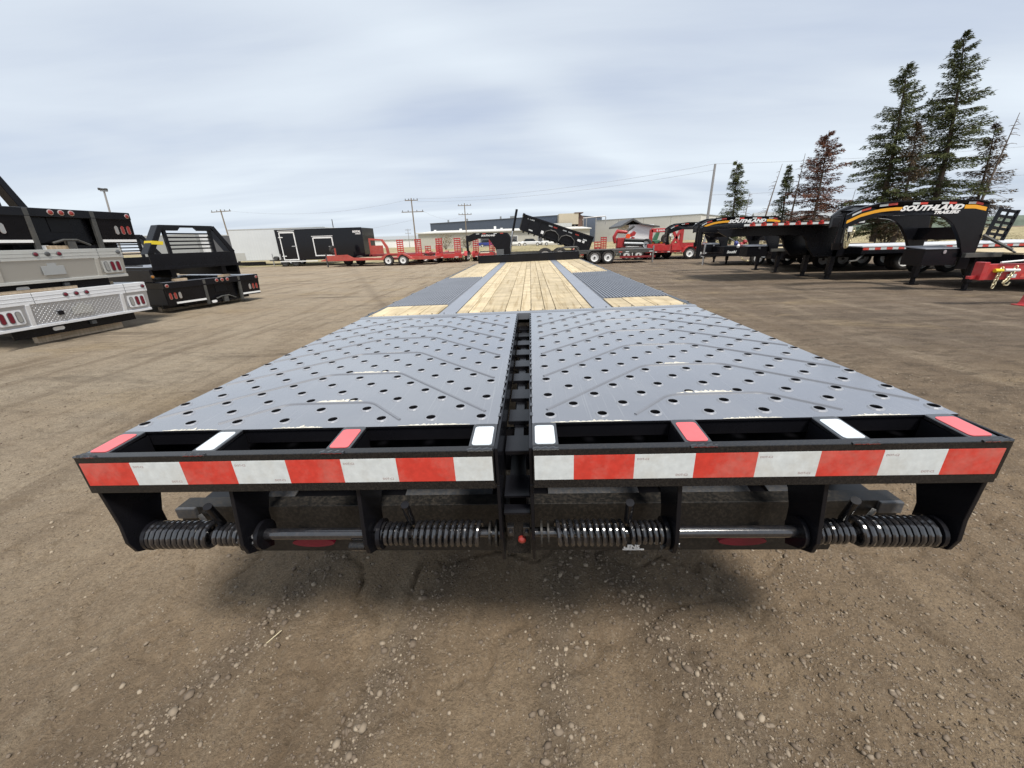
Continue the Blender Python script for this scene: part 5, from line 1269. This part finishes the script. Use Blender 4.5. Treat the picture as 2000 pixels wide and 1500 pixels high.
# other black trailers between the goosenecks and the back row
t = equipment_trailer('black low trailer with upright ramps behind the farther gooseneck', (11.2, 17.9, 0), R(-90), 'black', False, False, 'equipment trailers at the right')
t = thing('utility_trailer', 'black trailer nose with white lettering, chain and a red and blue bundle on its jack', 'trailer', (9.2, 19.2, 0), 0.0, 'equipment trailers at the right')
m = MB(); m.box(.4, 4.0, 0, 1.9, .45, .92); bd = m.build('body', 'black', t, bevel=0.01)
text('lettering', 'Southl', .17, 'white', bd, at(.55, -.004, .60), bold=.004, shear=.2)
m = MB(); m.bar((-.3, .9, .5), (.45, .1, .5), .09); m.bar((-.3, .9, .5), (.45, 1.7, .5), .09); m.build('tongue', 'black', t)
m = MB(); m.tube([(-.2, .8, 0), (-.2, .8, 1.05)], .045, 8); m.bar((-.2, .7, 1.05), (.05, .7, 1.05), .04); m.build('jack', 'silver', t)
chain(t, (1.2, -.1, .42), (1.9, -.1, .42), .2, 12, .035)
for x, z, c in ((.95, 1.05, 'blue'), (1.2, .98, 'red'), (1.35, 1.10, 'red'), (1.05, .92, 'white')):
    m = MB(); m.lathe([(.02, -.1), (.10, -.06), (.11, .03), (.04, .11)], (x, .05, z), 'x', 8); m.build('bundle', c, t, smooth=True)
for x in (2.0, 2.8): wheel(t, x, -.12, .34, .34, .2, -1)

# ------------------------------------------------------------------ buildings
def facade_windows(t, lst, y, mm='glass'):
    for x0, x1, z0, z1 in lst:
        m = MB(); m.box(x0, x1, y - .12, y - .01, z0, z1); w = m.build('window', 'white', t); m = MB(); m.box(x0 + .1, x1 - .1, y - .15, y - .121, z0 + .1, z1 - .1); m.build('pane', mm, w)
t = thing('industrial_building', 'long low beige metal building with pale roof edge', 'building', (-25.2, 90, 0), 0.0, 'industrial buildings behind the yard')
m = MB(); m.box(0, 38.5, 0, 18, 0, 3.35); m.build('wall', 'beige_clad', t)
m = MB(); m.prism([(-.4, 3.36), (18.5, 4.2), (18.5, 4.4), (-.4, 3.56)], 'x', -.3, 38.8); m.build('roof', 'concrete', t)
facade_windows(t, [(14, 16.5, 0.3, 2.4), (20, 22.5, .3, 2.4), (27, 28.2, .2, 2.3)], 0, 'charcoal')
for x, h in ((3, .5), (9, .6), (17, .9), (18.5, .5), (29, .5)): m = MB(); m.box(x, x + .5, 3, 3.5, 3.6, 3.7 + h); m.build('roof_vent', 'white', t)
A_ = Vector((-33.3, 135.5)); B_ = Vector((10.4, 110.0)); L_ = (B_ - A_).length; rz = math.atan2(B_.y - A_.y, B_.x - A_.x)
t = thing('industrial_building', 'tall slate blue clad building behind the beige one', 'building', (A_.x, A_.y, 0), rz, 'industrial buildings behind the yard')
m = MB(); m.box(0, L_, 0, 25, 0, 7.35); m.build('wall', 'blue_clad', t)
m = MB(); m.box(-.1, L_ + .1, -.1, 25, 7.36, 7.5); m.build('parapet', 'charcoal', t)
for x in (6, 14, 27, 35): m = MB(); m.box(x, x + .4, 2, 2.4, 7.5, 8.3); m.build('roof_vent', 'grey_skin', t)
m = MB(); m.box(L_ * .62, L_ * .62 + 1.4, 1, 2.2, 7.5, 8.1); m.build('roof_unit', 'grey_skin', t)
m = MB(); m.box(L_ * .80, L_ * .80 + 2.2, -1.5, -.15, 4.4, 5.4); m.build('wall_unit', 'grey_skin', t)
t = thing('process_tower', 'tan clad tower block with dark balcony between the two buildings', 'building', (8.6, 106, 0), 0.0, 'industrial buildings behind the yard')
m = MB(); m.box(-1.0, 4.0, 0, 8, 4.9, 7.5); m.build('upper_block', 'tan_clad', t); m = MB(); m.box(3.0, 5.2, -.1, 8, 7.51, 7.7); m.build('roof', 'brown', t)
m = MB(); m.prism([(4.0, 7.5), (5.5, 6.6), (5.5, 4.0), (4.0, 4.0)], 'y', 0.5, 7); m.build('balcony', 'brown', t)
m = MB(); m.box(1.2, 2.6, -.6, 5, 0, 4.2); m.build('stair_shaft', 'white', t); m = MB(); m.box(-1.0, 4.0, .2, 6, 0, 4.4); m.build('base_wall', 'beige_clad', t)
m = MB(); m.box(-3.6, 2.2, -1.6, -.6, 4.3, 5.2); m.build('duct', 'silver_alu', t)
for x in (3.2, 5.3): m = MB(); m.box(x - .08, x + .08, .3, .46, 0, 6.5); m.build('column', 'pole_steel', t)
t = thing('pipe_rack', 'thin steel pipe frame beside the tan tower', 'structure', (13.4, 104, 0), 0.0)
m = MB(); m.tube([(0, 0, 5.7), (0.2, 0, 6.2), (5.6, 0, 6.5), (5.8, 0, 6.2), (5.8, 0, 4.6)], .12, 6); m.build('duct_pipe', 'pole_steel', t)
for x in (1.0, 3.4): m = MB(); m.tube([(x, 0, 0), (x, 0, 6.2)], .1, 6); m.build('post', 'pole_steel', t)
A_ = Vector((19.0, 119.0)); B_ = Vector((41.5, 101.0)); L_ = (B_ - A_).length; rz = math.atan2(B_.y - A_.y, B_.x - A_.x)
t = thing('industrial_building', 'pale grey concrete panel building at the right', 'building', (A_.x, A_.y, 0), rz, 'industrial buildings behind the yard')
for i in range(4):
    m = MB(); m.box(L_ * i / 4 + .03, L_ * (i + 1) / 4 - .03, 0, .4, 0, 6.0); m.build('wall_panel', 'concrete', t)
m = MB(); m.box(0.05, L_ - .05, .41, 22, 0, 5.95); m.build('wall', 'concrete', t)
m = MB(); m.box(-.1, L_ + .1, -.06, 22.1, 6.001, 6.18); m.build('parapet', 'grey_skin', t)
t = thing('storage_shed', 'long white low shed far off behind the red trailers', 'building', (-62, 150, 0), 0.0, 'industrial buildings behind the yard')
m = MB(); m.box(0, 30, 0, 8, 0, 2.9); m.build('wall', 'white', t); m = MB(); m.prism([(-.3, 2.9), (8.3, 2.9), (4, 4.2)], 'x', -.2, 30.2); m.build('roof', 'grey_skin', t)
t = thing('storage_shed', 'low grey shed behind the rusty brown spruce', 'building', (34, 62, 0), -.3, 'industrial buildings behind the yard')
m = MB(); m.box(0, 11, 0, 6, 0, 3.1); m.build('wall', 'concrete', t); m = MB(); m.prism([(-.3, 3.1), (6.3, 3.1), (3, 4.4)], 'x', -.2, 11.2); m.build('roof', 'grey_skin', t)
# parked cars in front of the beige building
def car(label, loc, rz, c):
    t = thing('parked_car', label, 'car', loc, rz, 'cars parked by the buildings')
    m = MB(); m.prism([(-2.1, .35), (2.1, .35), (2.15, .75), (1.3, .9), (-1.9, .92), (-2.15, .7)], 'y', -.85, .85); m.build('body', c, t, bevel=.06)
    m = MB(); m.prism([(-1.6, .92), (1.1, .90), (.5, 1.42), (-1.1, 1.44)], 'y', -.75, .75); m.build('cabin', 'glass', t, bevel=.05)
    for x in (-1.3, 1.35): wheel(t, x, -.8, .32, .32, .2, -1)
for i, (x, y, c, lb) in enumerate(((-3.5, 84, 'white', 'leftmost white car parked before the beige building'), (0.2, 84.5, 'white_alu', 'silver white car parked second from left'), (4.6, 84, 'white', 'white car parked nearest the dump box'), (-9.0, 85, 'blue', 'dark blue car parked beneath the black gooseneck'))): car(lb, (x, y, 0.25), 0.1 * i, c)

# ------------------------------------------------------------------ poles and wires
PO = 'utility poles and lamp posts'
def pole(label, x, y, h, arms, mm='pole_wood', r=.12, lean=0.0):
    t = thing('utility_pole', label, 'pole', (x, y, 0), 0.0, PO); t.rotation_euler = (0, lean, 0)
    m = MB(); m.tube([(0, 0, 0), (0, 0, h)], [r, r * .7], 8); m.build('pole_shaft', mm, t, smooth=True)
    for z, w in arms:
        m = MB(); m.box(-w / 2, w / 2, -.08, .08, z - .05, z + .05); a = m.build('crossarm', mm, t)
        for k in (-.46, -.2, .2, .46):
            m = MB(); m.lathe([(.05, 0), (.06, .12), (.03, .2)], (k * w, 0, z + .07), 'z', 6); m.build('insulator', 'hub', a)
    return t
def wy(x32, z32, Y):      # place along the sight line at depth Y
    k = (Y + 1.02) / 33.02; return (0.06 + (x32 - 0.06) * k, 1.5 + (z32 - 1.5) * k)
pts = {}
for key, x32, z32, Y, arms, lb in (('p1', -9.34, 4.84, 62, (1.9, 2.9), 'tall wooden utility pole with two crossarms left of the blue building'), ('p2', -5.11, 4.34, 80, (1.6, 2.2), 'wooden utility pole with two crossarms before the blue building'), ('p0', -25.14, 4.52, 62, (2.8,), 'wooden utility pole with crossarm behind the headache rack')):
    x, h = wy(x32, z32, Y)
    if key == 'p1': ar = [(h - .3, 2.0), (h - 1.9, 3.4)]
    elif key == 'p2': ar = [(h - .4, 2.6), (h - 2.0, 2.6)]
    else: ar = [(h - .3, 3.2)]
    pole(lb, x, Y, h, ar, lean=-.03 if key == 'p0' else 0); pts[key] = (x, Y, h)
x, h = wy(13.98, 6.41, 40); pole('bare grey pole behind the farther gooseneck', x, 40, h, [], 'pole_steel', .15); pts['pR'] = (x, 40, h)
x, h = wy(-16.08, 3.51, 70); pole('thin pole sticking up behind the black cargo trailer', x, 70, h, [], 'hub', .1)
x, h = wy(-9.9, 2.6, 140); pole('far small pylon between the red ramps', x, 140, h, [(h - .4, 2), (h - 1.5, 2)], 'pole_steel', .12)
x, h = wy(-34.64, 6.2, 42)
t = thing('lamp_post', 'floodlight post above the black truck bed', 'lamp post', (x, 42, 0), 0.0, PO); t.rotation_euler = (0, .10, 0)
t.location.x -= .10 * h
m = MB(); m.tube([(0, 0, 0), (0, 0, h)], [.11, .08], 8); m.build('pole_shaft', 'pole_steel', t, smooth=True)
m = MB(); m.bar((-.4, 0, h), (.4, 0, h), .07); m.build('crossarm', 'pole_steel', t)
for k in (-.36, -.12, .12, .36): m = MB(); m.box(k - .10, k + .10, -.2, .05, h + .05, h + .26 + .1 * abs(k)); m.build('floodlight', 'hub', t, bevel=.05)
m = MB(); m.lathe([(.05, -.2), (.16, 0), (.05, .15)], (-.4, 0, h - 3.6), 'z', 8); m.build('camera_dome', 'hub', t)
def wire(label, a, b, sag, r=.009):
    a = Vector(a); b = Vector(b); m = MB(); m.tube([a.lerp(b, i / 24) - Vector((0, 0, sag * 4 * (i / 24) * (1 - i / 24))) for i in range(25)], r, 4)
    o = m.build('power_wire', 'wire'); tag(o, label, 'wire', 'power lines')
a, b, c = pts['p0'], pts['p1'], pts['p2']
wire('power line from the headache rack pole to the tall pole, upper strand', (a[0], a[1], a[2] - .1), (b[0], b[1], b[2] - .1), 1.2)
wire('power line climbing to the tall pole, lower strand', (a[0] - 4, a[1], a[2] - 4.5), (b[0], b[1], b[2] - 3), 1.0)
wire('power line sagging between the two wooden poles', (b[0] + 1.6, b[1], b[2] - 1.8), (c[0], c[1], c[2] - 2), 1.0)
wire('power line from the tall pole to the bare grey pole, upper strand', (b[0] + .8, b[1], b[2] - .1), pts['pR'], 0.7)
wire('power line from the tall pole to the bare grey pole, lower strand', (b[0] + .8, b[1], b[2] - .5), (pts['pR'][0], 40, pts['pR'][2] - .5), 0.7)
wire('power line running right from the bare grey pole past the spruces', pts['pR'], (55, 38, 8.4), .4)
wire('faint lower power line right of the bare grey pole', (pts['pR'][0], 40, pts['pR'][2] - 2.6), (55, 39, 6.4), .4)

# ------------------------------------------------------------------ trees
def spruce(label, x32, z32, Y, spread, matn, seed, dens=1.0, lean=(0, 0), bare=0.12, thin=1.0):
    x, h = wy(x32, z32, Y); r = np.random.default_rng(seed); py = random.Random(seed)
    t = thing('spruce_tree', label, 'tree', (x - lean[0], Y, 0), 0.0, 'spruces beside the yard')
    m = MB(); top = Vector((lean[0], lean[1], h))
    def ax(u): return Vector((lean[0] * u * u, lean[1] * u * u, h * u))
    m.tube([ax(i / 10) for i in range(11)], [max(.02, .018 * h * (1 - .93 * i / 10)) for i in range(11)], 8)
    k = int(h * 3.2)
    limbs = MB(); tris = []; tone = []
    for i in range(k):
        u = bare + (1 - bare) * (i + .5) / k
        n = py.randint(4, 6) if u < .9 else 3
        for j in range(n):
            if py.random() > .93 * min(1, dens + .15): continue
            a = py.uniform(0, 6.283); prof = (1 - u) ** 0.80
            if u < bare + .12: prof *= .75
            L = spread * (prof * py.uniform(.55, 1.12) + .05)
            up = .45 * u - .10 + py.uniform(-.08, .1); p0 = ax(u); seg = max(3, int(L / .30)); pts_ = []
            for s_ in range(seg + 1):
                v = s_ / seg; droop = -L * .30 * v * v * (1.2 - u) + L * .10 * v ** 4
                pts_.append(p0 + Vector((math.cos(a) * L * v, math.sin(a) * L * v, L * up * v + droop)))
            limbs.tube([pts_[0], pts_[seg // 2], pts_[-1]], [.022 * thin + .006 * L, .014, .006], 4, cap=False)
            side = Vector((-math.sin(a), math.cos(a), 0)); tn = py.uniform(0, 1)
            for s_ in range(1, seg + 1):
                p = pts_[s_]; v = s_ / seg; wd = L * .17 * (1 - .75 * v) * (.4 + .6 * min(1, v * 3)) + .07
                for q in range(int(27 * dens) + 1):
                    off = py.uniform(-1, 1); c = p + side * wd * off + Vector((0, 0, py.uniform(-.16, .06) - .10 * abs(off))) + (pts_[s_ - 1] - p) * py.random()
                    dirv = (Vector((math.cos(a), math.sin(a), -.25)) + side * off * .9 + Vector((py.gauss(0, .3), py.gauss(0, .3), py.gauss(0, .35)))).normalized()
                    ln = py.uniform(.10, .24); sv = dirv.cross(Vector((py.gauss(0, 1), py.gauss(0, 1), py.gauss(0, 1)))).normalized() * py.uniform(.018, .042)
                    tris += [c - sv, c + sv, c + dirv * ln]; tone += [min(1, max(0, tn * .5 + py.random() * .5))] * 3
    m.build('trunk', 'bark', t, smooth=True); limbs.build('limbs', 'bark', t, smooth=True)['kind'] = 'stuff'
    me = tri_mesh('crown', np.array([p[:] for p in tris]), np.array(tone), matn); link('crown', me, t)
    return t
def dead_tree(label, x32, z32, Y, lean, seed, twigs=26):
    x, h = wy(x32, z32, Y); py = random.Random(seed)
    t = thing('dead_tree', label, 'tree', (x - lean, Y, 0), 0.0, 'dead trees among the spruces')
    def ax(u): return Vector((lean * u ** 1.3, 0, h * u))
    m = MB(); m.tube([ax(i / 10) for i in range(11)], [max(.015, .015 * h * (1 - .9 * i / 10)) for i in range(11)], 7); m.build('trunk', 'deadwood', t, smooth=True)
    m = MB()
    for i in range(twigs):
        u = py.uniform(.15, .97); a = py.uniform(0, 6.28); L = h * .17 * (1.05 - u) * py.uniform(.5, 1.3) + .15; p = ax(u)
        d = Vector((math.cos(a), math.sin(a), py.uniform(-.35, .25)))
        e = p + d * L + Vector((0, 0, -.12 * L)); mid = p + d * L * .5 + Vector((0, 0, .05 * L))
        m.tube([p, mid, e], [.022, .014, .006], 4, cap=False)
        for q in range(3):
            b0 = mid.lerp(e, py.random()); m.tube([b0, b0 + Vector((py.gauss(0, .3), py.gauss(0, .3), py.uniform(-.3, .2))) * L * .5], [.009, .004], 3, cap=False)
    m.build('branches', 'deadwood', t)['kind'] = 'stuff'
spruce('tallest green spruce at the right', 28.94, 13.55, 32, 4.0, 'needles', 1, 1.0, (-1.8, 0), .14)
spruce('second tallest green spruce, left of the tallest', 25.85, 12.0, 33, 3.9, 'needles', 2, 1.0, (-1.1, 0), .10)
spruce('thin sparse spruce between the two tallest ones', 27.6, 8.6, 31.5, 2.2, 'needles_mix', 3, .6, (-.9, 0), .12)
spruce('rust brown dying spruce', 21.7, 8.25, 34, 3.5, 'needles_brown', 4, .95, (-.4, 0), .10)
spruce('small green spruce beside the bare grey pole', 15.53, 6.6, 36, 2.2, 'needles', 5, .85, (-.5, 0), .14)
spruce('slender green spruce left of the rust brown one', 19.41, 6.2, 36, 1.6, 'needles', 6, .7, (-.3, 0), .12)
spruce('reddish half bare spruce at the right edge', 33.0, 8.3, 32, 2.6, 'needles_mix', 7, .7, (-.8, 0), .10)
for (lb, x, z, Y, ln, sd_) in (('short dead trunk just right of the small spruce', 16.88, 4.42, 35, .1, 11), ('bent dead tree left of the slender spruce', 18.87, 6.24, 35, .8, 12), ('thin dead tree between the slender and the rust brown spruce', 20.37, 6.85, 35, .1, 13), ('short dead trunk right of the rust brown spruce', 24.61, 4.34, 33, .1, 14), ('leaning dead tree at the far right edge', 34.33, 8.83, 31, .5, 15)): dead_tree(lb, x, z, Y, ln, sd_)
def bush(label, x, y, w, h, seed, n=900, matn='dry_twigs'):
    r = np.random.default_rng(seed); t = thing('bush', label, 'bush', (x, y, 0), 0.0, 'bare bushes')
    m = MB()
    for i in range(14):
        a = r.uniform(0, 6.28); m.tube([(0, 0, 0), (math.cos(a) * w * .25, math.sin(a) * w * .25, h * .5), (math.cos(a) * w * .5 * r.uniform(.4, 1), math.sin(a) * w * .5 * r.uniform(.4, 1), h * r.uniform(.7, 1))], [.03, .02, .008], 4, cap=False)
    m.build('stems', 'deadwood', t)['kind'] = 'stuff'
    c = r.normal(0, 1, (n, 3)); c /= np.linalg.norm(c, axis=1)[:, None]; c *= r.random((n, 1)) ** .4; c = c * np.array([w / 2, w / 2, h / 2]) + np.array([0, 0, h * .55])
    d = r.normal(0, 1, (n, 3)) * .16; e = r.normal(0, 1, (n, 3)) * .03
    link('twigs', tri_mesh('twigs', np.stack([c - e, c + e, c + d], 1).reshape(-1, 3), np.repeat(r.random(n), 3), matn), t)
bush('tan leafless bush before the beige building, left one', -17.0, 80, 4.0, 3.0, 21); bush('tan leafless bush before the beige building, right one', -13.0, 82, 3.4, 2.4, 22)
for i, (x, y, lb) in enumerate(((20.5, 34, 'dry bush at the foot of the rust brown spruce'), (24, 35, 'dry bush left of the second tallest spruce'), (30, 34.5, 'dry bush right of the tallest spruce'))): bush(lb, x, y, 2.4, 1.7, 30 + i, 700)
# far wooded hills on the horizon
hx = np.linspace(-900, 1400, 160); hz = 9 + 12 * fbm(hx * .006, hx * 0, 4, 61) + np.clip(hx / 200, 0, 3) * 4
m = MB(); k = len(hx)
m.add([(x, 900, -1) for x in hx] + [(x, 930, max(3, z)) for x, z in zip(hx, hz)] + [(x, 1200, -1) for x in hx], [(i, i + 1, k + i + 1, k + i) for i in range(k - 1)] + [(k + i, k + i + 1, 2 * k + i + 1, 2 * k + i) for i in range(k - 1)])
M['hills'] = mat('wooded_hills', (0.10, 0.125, 0.095), .95, var=.3, vscale=.05)
tag(m.build('hills', 'hills'), 'low wooded hills on the horizon', None, kind='structure')
# a straw on the dirt
m = MB(); m.tube([(-1.02, -0.02, .012), (-.985, .04, .016)], .0016, 5); tag(m.build('straw', 'straw'), 'single pale straw lying on the dirt at the lower left', 'straw')
